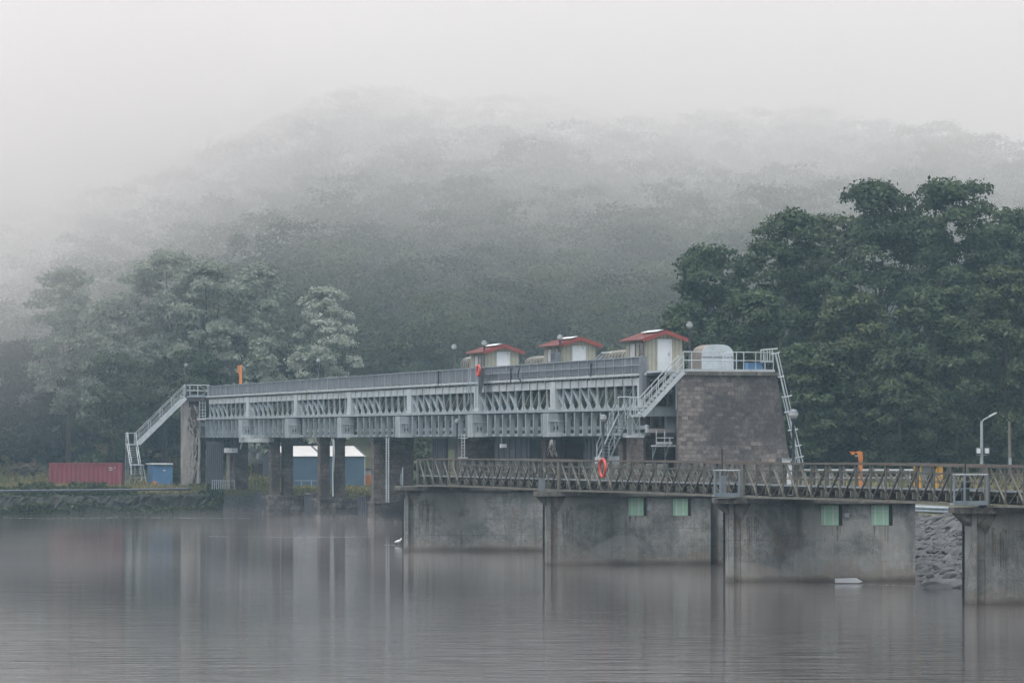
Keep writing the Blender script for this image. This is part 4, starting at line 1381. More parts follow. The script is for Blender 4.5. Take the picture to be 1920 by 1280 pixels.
def bridge_pier(k, label, wins=(), fixture=None):
    n = BP0 + BSTEP * k + PD * 0.20
    Y = n.y
    t = thing('bridge_pier', n, label, 'bridge pier', 'concrete piers under the truss bridge')
    q = lambda a, b, z: n + PD * a + PN * b + Z * z
    zt = 3.40
    # windows given as (px0, px1, py0, py1)
    cells = []
    for (x0, x1, y0, y1) in wins:
        a0, a1 = (((x - 960) * Y / F - n.x) / PD.x * (1 + 0.0) for x in (x0, x1))
        a1 += 0.14      # room for a dark strip painted in as the right jamb's shadow
        cells.append((a0, a1, CH - (y1 - HZ) * Y / F, CH - (y0 - HZ) * Y / F))
    m = MB()
    m.obox(q(0.20, 0.2, -1.5), PD * (PLEN - 0.2), PN * (PT - 0.2), Z * (zt + 1.5))        # core
    m.obox(q(0.0, 0.0, -1.5), PD * 0.2, PN * PT, Z * (zt + 1.5))                            # nose
    xb = [0.52] + [v for c in cells for v in c[:2]] + [PLEN]
    for i in range(len(xb) - 1):
        a0, a1 = xb[i], xb[i + 1]
        if i % 2 == 1:
            c = cells[i // 2]
            m.obox(q(a0, 0, -1.5), PD * (a1 - a0), PN * 0.2, Z * (c[2] + 1.5))
            m.obox(q(a0, 0, c[3]), PD * (a1 - a0), PN * 0.2, Z * (zt - c[3]))
        else:
            m.obox(q(a0, 0, -1.5), PD * (a1 - a0), PN * 0.2, Z * (zt + 1.5))
    m.build('wall', M['concrete'], t)
    for (a0, a1, z0, z1) in cells:
        sh = MB().obox(q(a0 + 0.02, 0.13, z0 + 0.02), PD * (a1 - a0 - 0.17), PN * 0.05, Z * (z1 - z0 - 0.04)).build('window_shutter', M['shutter'], t)
        b = MB()
        w = a1 - a0 - 0.14
        for f in (0.22, 0.66):
            b.obox(q(a0 + w * f, 0.11, z0 + 0.03), PD * 0.05, PN * 0.018, Z * (z1 - z0 - 0.06))
        b.obox(q(a0 + 0.03, 0.118, z0 + (z1 - z0) * 0.7), PD * (w - 0.06), PN * 0.01, Z * 0.02)
        b.build('batten', M['white'], sh)
        MB().obox(q(a0, 0.06, z0), PD * 0.018, PN * 0.14, Z * (z1 - z0)).build('reveal_shade', M['deck'], sh)
        MB().obox(q(a1 - 0.145, 0.12, z0 + 0.004), PD * 0.143, PN * 0.07, Z * (z1 - z0 - 0.008)).build('reveal_shade', M['dark'], sh)  # dark box standing in for deep shadow beside the shutter
    if k == 1:
        a0, a1, z0, z1 = cells[1]
        MB().obox(q(a0, 0.05, z1 - 0.075), PD * (a1 - a0), PN * 0.1, Z * 0.07).build('lintel', M['lichen'], t)
    sr = random.Random(k + 11)
    spots = [(0.75 + 0.1 * i, 2.9 - sr.uniform(0, 0.3), sr.uniform(0.06, 0.13), sr.uniform(0.9, 2.0)) for i in range(6)]
    for (a0, a1, z0, z1) in cells:
        spots += [(sr.uniform(a0, a1 - 0.1), z0 - 0.01, sr.uniform(0.03, 0.09), sr.uniform(0.25, 0.9)) for _ in range(5)]
    for (a, zt_, w, ln) in spots:
        if zt_ - ln < 0.15:
            ln = zt_ - 0.15
        st = MB().add([q(a, -0.003, zt_), q(a + w, -0.003, zt_), q(a + w * 0.85, -0.003, zt_ - ln * 0.6), q(a + w * 0.55, -0.003, zt_ - ln), q(a + w * 0.2, -0.003, zt_ - ln * 0.7)], [(4, 3, 2, 1, 0)])
        st.build('run_stain', M['stain'], t)
    # slab and haunch
    zs = 3.62
    MB().obox(q(-0.55, -0.3, zt + 0.002), PD * (PLEN + 0.6), PN * (PT + 0.6), Z * (zs - zt)).build('slab', M['slab'], t)
    MB().prism([q(-0.5, -0.02, zt), q(-0.02, -0.02, 2.92), q(-0.02, -0.02, zt)], PN * (PT + 0.04)).build('haunch_and_shadow', M['slab'], t)
    MB().prism([q(0.22, -0.02, zt), q(0.22, -0.02, 3.0), q(0.40, -0.02, 2.88), q(0.53, -0.02, 2.62), q(0.60, -0.02, 2.70), q(0.95, -0.02, zt)], PN * 0.1).build('haunch_and_shadow', M['slab'], t)  # dark plate cut to the shape of the shadow over the groove
    px_, py_ = -0.05, PT - 0.05
    p = MB().tube([q(px_, py_, -0.5), q(px_, py_, zt)], 0.045, 8)
    for z in (0.9, 1.7, 2.6):
        p.tube([q(px_, py_, z), q(px_, py_, z + 0.06)], 0.075, 8)
    p.build('pipe', M['black'], t)
    if fixture:
        x, y = fixture
        a = ((x - 960) * Y / F - n.x) / PD.x
        z = CH - (y - HZ) * Y / F
        MB().obox(q(a - 0.1, -0.06, z - 0.09), PD * 0.2, PN * 0.058, Z * 0.18).build('wall_box', M['galv'], t)
        MB().tube([q(a + 0.05, -0.01, z + 0.42), q(a + 0.05, 0.02, z + 0.42)], 0.035, 8).build('vent_hole', M['black'], t)
    return t


bridge_pier(0, 'farthest concrete bridge pier, stained and patched, without any shutter')
bridge_pier(1, 'concrete bridge pier with two green shutters, one under a rusty lintel', [(1178, 1208, 932, 967), (1262, 1291.5, 932, 967)], (1218, 953))
bridge_pier(2, 'concrete bridge pier with two green shutters beside the riprap slope', [(1540, 1575, 946, 985.5), (1635, 1670, 946, 985.5)], (1589, 966))
bridge_pier(3, 'nearest concrete bridge pier, cut by the photo edge, with dark stained nose')

# ------------------------------------------------------------------ truss bridge spans
T0, T1 = 0.85, 3.5
ZB, ZDK, ZTP = 3.68, 4.22, 5.14
NP = 16
SP_LAB = ['farthest mossy lattice truss span, starting beside the dam piers',
          'mossy lattice truss span that carries the red lifebuoy',
          'rusty lattice truss span over the pier next to the riprap',
          'nearest rusty lattice truss span, running out of the picture']
for k in range(4):
    s0, s1 = k * BL + (0.35 if k == 0 else 0.08), (k + 1) * BL - 0.08
    dsn = (s1 - s0) / NP
    t = thing('truss_span', bl(s0, T0, ZB), SP_LAB[k], 'bridge span', 'spans of the lattice truss bridge')
    camber = lambda s: 0.05 * math.sin(math.pi * (s - s0) / (s1 - s0))
    for nm, tt in (('chord', T0), ('rear_chord', T1)):
        m = MB()
        for i in range(NP):
            a, b = s0 + i * dsn, s0 + (i + 1) * dsn
            m.bar(bl(a, tt, ZTP + camber(a)), bl(b, tt, ZTP + camber(b)), 0.12, 0.075)
        m.build('top_' + nm, M['rust_top'], t)
        m = MB()
        for i in range(NP):
            a, b = s0 + i * dsn, s0 + (i + 1) * dsn
            m.bar(bl(a, tt, ZB + camber(a)), bl(b, tt, ZB + camber(b)), 0.14, 0.09)
        m.build('bottom_' + nm, M['lichen'] if tt == T0 else M['rust'], t)
    for i in range(NP + 1):
        s = s0 + i * dsn
        end = i in (0, NP)
        MB().obox(bl(s - (0.08 if end else 0.027), T0 - 0.05, ZB), BU * (0.16 if end else 0.055), BW * (0.10 if end else 0.06), Z * (ZTP - ZB + camber(s))).build('post', M['rust'], t)
    for i in range(NP):
        a, b = s0 + i * dsn, s0 + (i + 1) * dsn
        half = i < NP * 0.30
        lo, hi = (b, a) if half else (a, b)
        MB().bar(bl(lo, T0 + 0.06, ZB + camber(lo)), bl(hi, T0 + 0.06, ZTP + camber(hi)), 0.05, 0.07, up=BW).build('diagonal', M['rust'] if not half else M['lichen'], t)
        # short inner strut down to the cross beam
        MB().bar(bl(lo, T0 + 0.16, ZTP - 0.30), bl(hi, T0 + 0.16, ZB + 0.12), 0.032, 0.04, up=BW).build('counter_brace', M['lichen'], t)
    m = MB()
    for i in range(NP):
        a, b = s0 + i * dsn, s0 + (i + 1) * dsn
        m.obox(bl(a - 0.04, T1, ZB), BU * 0.08, BW * 0.08, Z * (ZTP - ZB))
        m.bar(bl(b, T1 + 0.05, ZB), bl(a, T1 + 0.05, ZTP), 0.06, 0.08, up=BW)
        m.bar(bl(a, T1 + 0.1, ZB), bl(b, T1 + 0.1, ZTP), 0.045, 0.05, up=BW)
    m.build('rear_lattice', M['rust'], t)
    m = MB()
    for h in (0.30, 0.62):
        for tt in (T0 + 0.12, T1 - 0.1):
            m.bar(bl(s0, tt, ZDK + h), bl(s1, tt, ZDK + h), 0.03, 0.035)
    m.build('hand_rails', M['rust'], t)
    MB().obox(bl(s0, T0 + 0.22, ZDK - 0.07), BU * (s1 - s0), BW * (T1 - T0 - 0.35), Z * 0.07).build('deck', M['deck'], t)
    MB().obox(bl(s0, T0 + 0.18, ZDK - 0.02), BU * (s1 - s0), BW * 0.035, Z * 0.065).build('kerb', M['galv'], t)
    for i in range(NP):
        s = s0 + (i + 0.5) * dsn
        c = MB().obox(bl(s - 0.05, T0 + 0.1, ZDK - 0.40), BU * 0.10, BW * (T1 - T0 - 0.15), Z * 0.29)
        c.build('cross_beam', M['rust'], t)
    m = MB()
    for tt in (T0 + 0.35, T1 - 0.5):
        m.obox(bl(s0, tt, ZDK - 0.17), BU * (s1 - s0), BW * 0.09, Z * 0.098)
    m.build('stringer', M['rust_top'], t)


bw = thing('retaining_wall', bl(1.5 * BL, 8.6, 0), 'pale concrete retaining wall closing the bay behind the two-shutter piers', 'wall')
MB().obox(bl(0.95 * BL, 8.6, -1.5), BU * (1.0 * BL), BW * 0.5, Z * 4.9).build('wall', M['concrete'], bw)
MB().obox(bl(0.95 * BL, 8.5, 3.402), BU * (1.0 * BL), BW * 0.7, Z * 0.12).build('coping', M['pale_concrete'], bw)


# platforms, poles on the piers ---------------------------------------
def pier_platform(label, x0, x1, xm, ytop, ymid, ytoe, ybot, Y):
    t = thing('service_platform', P((x0 + x1) / 2, ybot, Y), label, 'platform', 'railed platforms on the pier noses')
    k = Y / F
    MB().bar(P(x0 - 2, ytop, Y), P(x1 + 1, ytop, Y), 0.06, 0.05).build('top_rail', M['steel_light'], t)
    MB().bar(P(x0 - 1, ymid, Y), P(x1 + 1, ymid, Y), 0.04, 0.035).build('middle_rail', M['cage'], t)
    MB().obox(P(x0, ybot, Y), ((x1 - x0) * k, 0, 0), (0, 0.05, 0), (0, 0, (ybot - ytoe) * k)).build('toe_board', M['cage'], t)
    MB().obox(P(x0, ybot, Y + 0.055), ((x1 - x0) * k, 0, 0), (0, 1.2, 0), (0, 0, 0.05)).build('floor', M['steel'], t)
    for x in (x0 + 1, xm, x1 - 1):
        MB().bar(P(x, ybot, Y - 0.035), P(x, ytop, Y - 0.035), 0.075, 0.06, up=(0, 1, 0)).build('post', M['cage'], t)
    return t


pier_platform('grey railed platform on the pier with the two shutters, around a thin dark pole', 1338.5, 1387, 1350, 881, 903.5, 923.5, 931, 162.3)
pier_platform('grey railed platform on the nearest pier, around a black gate motor', 1788, 1852, 1808.5, 889, 915.5, 938.5, 946.5, 139.3)
gp = thing('gate_hoist', P(1811, 945, 139.9), 'black gate motor with tall thin spindle on the nearest pier', 'gate motor')
MB().lathe(P(1812, 940, 139.9), [(0.001, 0), (0.12, 0), (0.12, 0.55), (0.16, 0.6), (0.16, 0.72), (0.10, 0.78), (0.10, 0.95), (0.001, 0.95)], 12).build('motor', M['black'], gp)
MB().lathe(P(1806, 940, 140.0), [(0.001, 0), (0.07, 0), (0.07, 0.75), (0.001, 0.75)], 10).build('gear_case', M['black'], gp)
MB().tube([P(1810, 900, 139.95), P(1810, 840, 139.95)], 0.028, 8).build('spindle', M['black'], gp)
gp = thing('gate_hoist', P(1356, 930, 162.8), 'thin dark spindle pole with grey motor on the pier before the abutment', 'gate motor')
MB().obox(P(1352, 926, 162.8), (0.24, 0, 0), (0, 0.2, 0), (0, 0, 0.8)).build('motor', M['panel'], gp)
MB().tube([P(1354, 893, 162.9), P(1354, 840, 162.9)], 0.028, 8).build('spindle', M['black'], gp)
gp = thing('gate_hoist', P(1017, 915, 186.2), 'thin dark spindle pole with grey ribbed box at the second pier from the dam', 'gate motor')
MB().obox(P(1010, 920, 186.4), (0.32, 0, 0), (0, 0.2, 0), (0, 0, 0.65)).build('motor', M['panel'], gp)
MB().tube([P(1016.5, 897, 186.3), P(1016.5, 841, 186.3)], 0.022, 8).build('spindle', M['black'], gp)
gp = thing('gate_hoist', P(754, 910, 208.9), 'small grey gate spindle on the farthest pier, left of the bridge end', 'gate motor')
MB().obox(P(750, 909, 208.9), (0.12, 0, 0), (0, 0.12, 0), (0, 0, 0.66)).build('motor', M['panel'], gp)
MB().tube([P(755, 910, 208.9), P(755, 876, 208.9)], 0.035, 8).build('spindle', M['galv'], gp)


# ------------------------------------------------------------------ lifebuoys
def lifebuoy(label, c, plane, r, tr, pole):
    t = thing('lifebuoy', c, label, 'lifebuoy')
    m = MB()
    c = V(c)
    m.tube([c + plane * math.cos(a) * r + Z * math.sin(a) * r * 1.06 for a in [2 * math.pi * i / 28 for i in range(29)]], tr, 10, cap=False)
    m.build('ring', M['buoy'], t, smooth=True)
    nrm = plane.cross(Z)
    MB().bar(c - nrm * (tr + 0.03) - Z * (r + pole), c - nrm * (tr + 0.03) + Z * r * 0.55, 0.09, 0.05, up=nrm).build('holder', M['panel'], t)
    return t


lifebuoy('red lifebuoy hanging on the mossy truss bridge before the steel stair', P(1130, 877, 177.5), BU, 0.40, 0.062, 0.0)
lifebuoy('small red lifebuoy on the dam parapet before the farthest hut', D(897, 694.5, 1.0), U, 0.33, 0.075, 0.5)


# ------------------------------------------------------------------ lamps
def globe_lamp(label, c, diam, zbase, pole_r=0.045):
    c = V(c)
    base = V((c.x, c.y, zbase))
    r = diam * 0.46
    t = thing('globe_lamp', base, label, 'lamp post', 'globe lamps')
    MB().lathe(base, [(0.001, 0), (pole_r * 2.2, 0), (pole_r * 2.2, 0.12), (pole_r, 0.2), (pole_r, c.z - r - zbase - 0.1), (pole_r * 1.9, c.z - r - zbase - 0.06), (pole_r * 1.9, c.z - r - zbase + 0.02), (0.001, c.z - r - zbase + 0.02)], 10).build('pole', M['gate'], t, smooth=True)
    lo = [(r * math.sin(a), -r * math.cos(a)) for a in [math.pi * (0.06 + 0.5 * i / 8) for i in range(9)]]
    MB().lathe(c, lo, 18).build('globe', M['globe'], t, smooth=True)
    hi = [(r * 1.015 * math.sin(a), -r * 1.015 * math.cos(a)) for a in [math.pi * (0.56 + 0.44 * i / 8) for i in range(9)]]
    MB().lathe(c, hi, 18).build('cap', M['panel'], t, smooth=True)
    return t


globe_lamp('globe lamp on the concrete end tower platform', P(349, 684, YT - 1.0), 0.38, P(0, 744, YT).z)
globe_lamp('globe lamp behind the parapet before the bright silver tree', D(597, 675, -4.2), 0.4, D(597, 712, -4.2).z)
globe_lamp('globe lamp behind the parapet left of the farthest hut', D(851.5, 650, -4.2), 0.44, D(851, 702, -4.2).z)
globe_lamp('globe lamp standing before the farthest hut', D(908, 643.5, -0.45), 0.44, D(908, 701, -0.45).z, 0.06)
globe_lamp('globe lamp standing before the middle hut', D(1050, 632.5, -0.4), 0.42, D(1050, 694, -0.4).z, 0.055)
globe_lamp('globe lamp between nearest hut and big arched cover', P(1293, 609.5, 222.5), 0.43, P(0, 694, 222.5).z, 0.06)
globe_lamp('globe lamp on the dam pier before the girder, beside the white ladder', D(857, 789, 1.2), 0.36, 0.7, 0.055)
globe_lamp('globe lamp before the lower flight of the steel stair', P(1131, 783.5, 217.0), 0.46, P(0, 869, 224).z, 0.07)
globe_lamp('large globe lamp before the caged ladder at the abutment edge', P(1487.5, 776, 186.0), 0.54, 2.4, 0.075)
# the quay carries the stair foot; the lamp before it stands on the quay too
sl = thing('street_lamp', P(1840.5, 920, 252), 'tall grey street lamp with two square floodlights before the dark trees', 'street lamp')
b = P(1840.5, 915, 252)
MB().tube([b, P(1840.5, 850, 252), P(1840.5, 790, 252)], [0.14, 0.11, 0.09], 8).build('pole', M['steel'], sl)
MB().tube([P(1840.5, 791, 252), P(1845, 786, 252), P(1857, 780, 252)], 0.05, 6).build('arm', M['steel'], sl)
MB().tube([P(1840.5, 791, 252), P(1837, 786, 252), P(1832.5, 781.5, 252)], 0.035, 6).build('arm', M['gate'], sl)
MB().prism([P(1855, 782, 251.9), P(1869, 774.5, 251.9), P(1869.5, 772.5, 251.9), P(1866, 773, 251.9), P(1855, 779, 251.9)], V((0, 0.3, 0))).build('lamp_head', M['white_wood'], sl)
for px in (1830.2, 1846):
    f = MB().obox(P(px, 850.5, 251.75), (0.34, 0, 0), (0, 0.16, 0), (0, 0, 0.42)).build('floodlight', M['panel'], sl)
    MB().obox(P(px + 1.2, 849.2, 251.74), (0.25, 0, 0), (0, 0.0085, 0), (0, 0, 0.32)).build('lens', M['white'], f)
MB().bar(P(1831, 853, 252), P(1851, 853, 252), 0.06, 0.05).build('cross_arm', M['steel'], sl)
wp = thing('wooden_pole', P(1893, 915, 256), 'weathered wooden pole before the dark trees right of the street lamp', 'pole')
MB().tube([P(1893.5, 915, 256), P(1893, 850, 256), P(1892.5, 790, 256)], [0.15, 0.12, 0.09], 8).build('shaft', M['pole_wood'], wp)
MB().tube([P(1894, 874, 255.8), P(1894, 858, 255.8)], 0.1, 8).build('band', M['galv'], wp)

# ------------------------------------------------------------------ orange davits
dv = thing('davit_crane', P(1615, 915, 225), 'orange davit crane with bent arm behind the truss bridge', 'crane')
MB().obox(P(1610.5, 922, 225), (0.22, 0, 0), (0, 0.22, 0), (0, 0, 76 * 225 / F - 0.5)).build('mast', M['orange'], dv)
MB().prism([P(1609.5, 862, 224.95), P(1618, 862, 224.95), P(1617, 847, 224.95), P(1612, 845.5, 224.95), P(1606, 846, 224.95), P(1606, 849, 224.95), P(1609, 851, 224.95)], V((0, 0.3, 0))).build('elbow', M['orange'], dv)
MB().bar(P(1608, 848, 225.1), P(1593, 847, 225.1), 0.08, 0.07).build('arm', M['orange'], dv)
MB().obox(P(1596, 852, 225.0), (0.2, 0, 0), (0, 0.15, 0), (0, 0, 0.13)).build('trolley', M['orange'], dv)
MB().obox(P(1604, 855, 225.0), (0.16, 0, 0), (0, 0.12, 0), (0, 0, 0.06)).build('winch', M['shutter'], dv)
dv = thing('davit_crane', D(451, 718, -2.5), 'orange davit crane standing on the dam near its left end', 'crane')
MB().obox(D(448.5, 722, -2.5), (0.25, 0, 0), (0, 0.25, 0), (0, 0, 1.85)).build('mast', M['orange'], dv)
MB().prism([D(445, 684.5, -2.5), D(447.5, 684.5, -2.5), D(447.8, 703, -2.5), D(445.8, 699, -2.5)], V((0, 0.2, 0))).build('arm', M['orange'], dv)
MB().tube([D(454.5, 688, -2.5), D(456, 687.5, -2.5)], 0.07, 6).build('hook', M['galv'], dv)

# ------------------------------------------------------------------ right bank: machine, rails, road
ym = thing('yellow_trailer', P(1743, 905, 215), 'yellow and grey machine box standing behind the truss bridge', 'trailer')
Ym = 215
kk = Ym / F
MB().obox(P(1719, 918, Ym), (49 * kk, 0, 0), (0, 1.6, 0), (0, 0, 0.12)).build('chassis', M['yellow'], ym)
MB().obox(P(1728, 914, Ym + 0.1), (31 * kk, 0, 0), (0, 1.3, 0), (0, 0, 43 * kk)).build('body', M['panel'], ym)
for x0, x1 in ((1718, 1728), (1751, 1758), (1759.5, 1768)):
    MB().obox(P(x0, 914, Ym), ((x1 - x0) * kk - 0.006, 0, 0), (0, 1.5, 0), (0, 0, 42 * kk)).build('side_panel', M['yellow'], ym)
MB().obox(P(1717, 871.5, Ym - 0.1), (52 * kk, 0, 0), (0, 1.7, 0), (0, 0, 0.06)).build('roof', M['white_wood'], ym)
for x in (1724, 1762):
    c = P(x, 921, Ym - 0.02)
    w_ = MB().tube([c, c + V((0, 0.18, 0))], 0.22, 14).build('wheel', M['black'], ym)
    MB().tube([c - V((0, 0.01, 0)), c + V((0, 0.05, 0))], 0.1, 10).build('rim', M['galv'], w_)
wf = thing('white_fence', P(1600, 900, 236), 'long white rail fence behind the truss bridge at the abutment foot', 'fence')
for y in (880.5, 895):
    MB().bar(P(1503, y, 236), P(1712, y, 236), 0.06, 0.12 if y < 890 else 0.05).build('rail', M['white_wood'], wf)
for i in range(9):
    x = 1506 + i * 25
    MB().bar(P(x, 925, 236.1), P(x, 879, 236.1), 0.08, 0.08, up=(0, 1, 0)).build('post', M['galv'], wf)
# road and crash barrier
ra = V((20.9, 182, 0))
pts = []
for i in range(-9, 14):
    c = ra + BU * (i * 3.0)
    pts.append((c + BW * 1.0, c + BW * 6.5))
m = MB()
vs = []
for a, b in pts:
    za_ = max(float(land_h(a.x, a.y)), float(land_h(b.x, b.y)), 2.45) + 0.03
    vs += [(a.x, a.y, za_), (b.x, b.y, za_ + 0.03)]
m.add(vs, [(2 * i, 2 * i + 1, 2 * i + 3, 2 * i + 2) for i in range(len(pts) - 1)])
tag(m.build('road', M['asphalt']), kind='structure')
gb = thing('crash_barrier', ra, 'grey corrugated crash barrier along the road above the riprap', 'crash barrier')
m = MB()
prof = [(0.0, 0.0), (-0.06, 0.05), (-0.06, 0.11), (0.0, 0.15), (0.0, 0.18), (-0.06, 0.22), (-0.06, 0.28), (0.0, 0.33)]
a, b = ra - BU * 24, ra + BU * 30
zb_ = 2.62
vs = []
for d in (0.0, 0.012):
    for e in (a, b):
        vs += [e + BW * (u + d) + Z * (zb_ + v) for u, v in prof]
n = len(prof)
fs = []
for i in range(n - 1):
    fs.append((i, i + 1, n + i + 1, n + i))
    fs.append((2 * n + i, 3 * n + i, 3 * n + i + 1, 2 * n + i + 1))
m.add(vs, fs)
m.build('rail', M['galv'], gb)
for i in range(14):
    p = a + BU * (i * 4.0 + 1)
    MB().obox(p + BW * 0.03 + Z * 1.9, BU * 0.08, BW * 0.1, Z * (zb_ + 0.25 - 1.9)).build('post', M['panel'], gb)

# riprap boulders -----------------------------------------------------
import bmesh


def boulder_mesh(seed):
    r = random.Random(seed)
    bm = bmesh.new()
    bmesh.ops.create_icosphere(bm, subdivisions=3, radius=1.0)
    planes = []
    for i in range(17):
        d = V((r.gauss(0, 1), r.gauss(0, 1), r.gauss(0, 1))).normalized()
        planes.append((d, r.uniform(0.45, 0.85)))
    for v in bm.verts:
        for d, h in planes:
            q = v.co.dot(d)
            if q > h:
                v.co -= d * (q - h) * 0.92
        v.co += v.co.normalized() * (0.04 * math.sin(v.co.x * 7 + seed) * math.cos(v.co.y * 6 + v.co.z * 5))
    me = bpy.data.meshes.new('boulder')
    bm.to_mesh(me); bm.free()
    me.materials.append(M['rock'])
    return me


BM_ = [boulder_mesh(i) for i in range(7)]


def ray_land(px, py):
    for Y in np.arange(140, 190, 0.25):
        p = P(px, py, Y)
        if p.z <= float(land_h(p.x, p.y)):
            return p
    return None


rr = random.Random(5)
row = 0
y = 968
while y < 1110:
    x = 1704 + (row % 2) * 13 + rr.uniform(-4, 4)
    while x < 1836:
        p = ray_land(x, y)
        if p is not None and p.z > -0.6:
            o = bpy.data.objects.new('boulder', rr.choice(BM_))
            COL.objects.link(o)
            sc_ = rr.choice((0.13, 0.16, 0.2, 0.24, 0.3, 0.38)) * rr.uniform(0.9, 1.15)
            o.location = p + V((0, 0, 0.02))
            o.scale = (sc_ * rr.uniform(1.0, 1.6), sc_ * rr.uniform(0.9, 1.2), sc_ * rr.uniform(0.45, 0.75))
            o.rotation_euler = (rr.uniform(0.1, 0.5), rr.uniform(-0.4, 0.1), rr.uniform(-0.5, 0.5))
            tag(o, 'grey riprap boulder on the bank slope between the two nearest bridge piers', 'boulder', 'riprap boulders on the bank')
        x += rr.uniform(9, 16)
    y += rr.uniform(6.5, 8.5); row += 1
o = bpy.data.objects.new('stone_ledge', BM_[2]); COL.objects.link(o)
o.location = P(1772, 1098, 156.5); o.scale = (1.25, 0.8, 0.30); o.rotation_euler = (0, 0, 0.35)
tag(o, 'broad flat pale stone ledge at the water line below the riprap', 'rock')

# floating board, gull -------------------------------------------------
fb = MB().prism([P(1566, 1092, 160.6), P(1609, 1092, 160.6), P(1618, 1090, 160.6), P(1606, 1083, 160.6), P(1566, 1084, 160.6)], V((0, 0.12, 0)))
tag(fb.build('floating_board', M['white']), 'white board floating against the pier beside the riprap', 'board')
gl = MB()
g0 = P(746, 1017, 222)
gl.tube([g0 + V((x, 0, z)) for x, z in ((-0.22, 0.02), (-0.12, 0.05), (0.0, 0.08), (0.10, 0.10), (0.16, 0.17), (0.19, 0.24), (0.235, 0.245), (0.28, 0.235))],
        [0.012, 0.06, 0.095, 0.085, 0.045, 0.042, 0.03, 0.008], 10)
tag(gl.build('gull', M['white'], smooth=True), 'white gull floating beside the farthest bridge pier', 'bird')

# foam threads on the water
fm = MB()


def foam(x0, x1, y, amp, w):
    n = int((x1 - x0) / 6)
    ph = random.random() * 6
    for i in range(n):
        if random.random() < 0.10:
            continue
        xa, xb = x0 + (x1 - x0) * i / n, x0 + (x1 - x0) * (i + random.uniform(0.5, 1.05)) / n
        ya = y + amp * math.sin(xa * 0.02 + ph) + random.uniform(-0.5, 0.5)
        Y = CH * F / (ya - HZ)
        a, b = P(xa, ya, Y), P(xb, ya + random.uniform(-0.3, 0.3), Y)
        ww = w * random.uniform(0.3, 1.2)
        fm.add([(a.x, a.y - ww, 0.006), (b.x, b.y - ww, 0.006), (b.x, b.y + ww, 0.006), (a.x, a.y + ww, 0.006)], [(0, 1, 2, 3)])


foam(0, 470, 970.5, 1.0, 0.22)
foam(392, 700, 1006, 0.6, 0.14)
foam(720, 752, 1021, 0.8, 0.22)
foam(1540, 1726, 1097, 2.0, 0.05)
tag(fm.build('foam', M['white_wood']), kind='stuff', label='thin white foam threads lying on the calm water', cat='foam')

# ------------------------------------------------------------------ left bank
YC = 335.0
kc = YC / F
ctn = thing('shipping_container', P(158, 919, YC), 'dark red corrugated shipping container on the grassy left bank', 'container')
m = MB()
n = 60
x0c, x1c = P(97, 0, YC).x, P(224, 0, YC).x
zb_, zt_ = P(0, 919, YC).z, P(0, 867.5, YC).z
vs, fs = [], []
for i in range(n + 1):
    x = x0c + (x1c - x0c) * i / n
    y = YC + (0.0 if (i // 2) % 2 == 0 else 0.05)
    vs += [(x, y, zb_ + 0.14), (x, y, zt_ - 0.1)]
for i in range(n):
    fs.append((2 * i, 2 * i + 2, 2 * i + 3, 2 * i + 1))
m.add(vs, fs)
m.build('side_wall', M['container'], ctn)
m = MB()
m.obox((x0c, YC + 0.06, zb_ + 0.1), (x1c - x0c, 0, 0), (0, 2.3, 0), (0, 0, zt_ - zb_ - 0.2))
m.build('body', M['container'], ctn)
for xx in (P(92, 0, YC).x, x1c - 0.02):
    MB().obox((xx, YC - 0.03, zb_), (0.22, 0, 0), (0, 2.4, 0), (0, 0, zt_ - zb_)).build('corner_post', M['container'], ctn)
MB().obox((P(92, 0, YC).x + 0.225, YC - 0.02, zt_ - 0.1), (x1c - x0c + 0.0, 0, 0), (0, 2.38, 0), (0, 0, 0.095)).build('top_rail', M['container'], ctn)
MB().obox((P(92, 0, YC).x + 0.225, YC - 0.02, zb_), (x1c - x0c + 0.0, 0, 0), (0, 2.38, 0), (0, 0, 0.135)).build('bottom_rail', M['container'], ctn)
m = MB()
for x0, x1, y in ((204, 211, 876.5), (205, 211, 880.5), (214.5, 216.5, 876.5)):
    m.obox(P(x0, y + 0.8, YC - 0.035), ((x1 - x0) * kc, 0, 0), (0, 0.03, 0), (0, 0, 1.5 * kc))
m.build('marking', M['white_wood'], ctn)

bc = thing('site_cabin', P(300, 915, 337), 'bright blue sheet-metal cabin with pale flat roof beside the trestle stair', 'cabin')
Yb = 337.0; kb = Yb / F
o = P(287, 916, Yb)
MB().obox(o, (36.5 * kb, 0, 0), (-0.7, 1.9, 0), (0, 0, 45 * kb)).build('wall', M['blue'], bc)
m = MB()
for i in range(12):
    m.obox(o + V((36.5 * kb * (i + 0.4) / 12, -0.018, 0.02)), (0.05, 0, 0), (0, 0.016, 0), (0, 0, 44 * kb))
m.build('ribs', M['blue'], bc)
MB().obox(P(286, 870.5, Yb - 0.2), (38.5 * kb, 0, 0), (-0.85, 2.3, 0), (0, 0, 0.12)).build('roof', M['white_wood'], bc)
MB().obox(P(286, 909, Yb - 0.05), (8.5 * kb, 0, 0), (0, 0.03, 0), (0, 0, 7 * kb)).build('sign', M['orange'], bc)
MB().obox(P(319.5, 911, Yb - 0.05), (2 * kb, 0, 0), (0, 0.03, 0), (0, 0, 9 * kb)).build('sign', M['red_roof'], bc)
MB().obox(P(306, 882.5, Yb - 0.05), (4 * kb, 0, 0), (0, 0.03, 0), (0, 0, 2 * kb)).build('sign', M['white'], bc)

pe = MB().tube([P(-30, 920.5, 322), P(60, 919.5, 322.3), P(180, 918.5, 322.8), P(300, 917, 324), P(358, 916, 325)], 0.11, 6)
tag(pe.build('bank_pipe', M['gate']), 'long dark pipe lying along the edge of the grassy left bank', 'pipe')

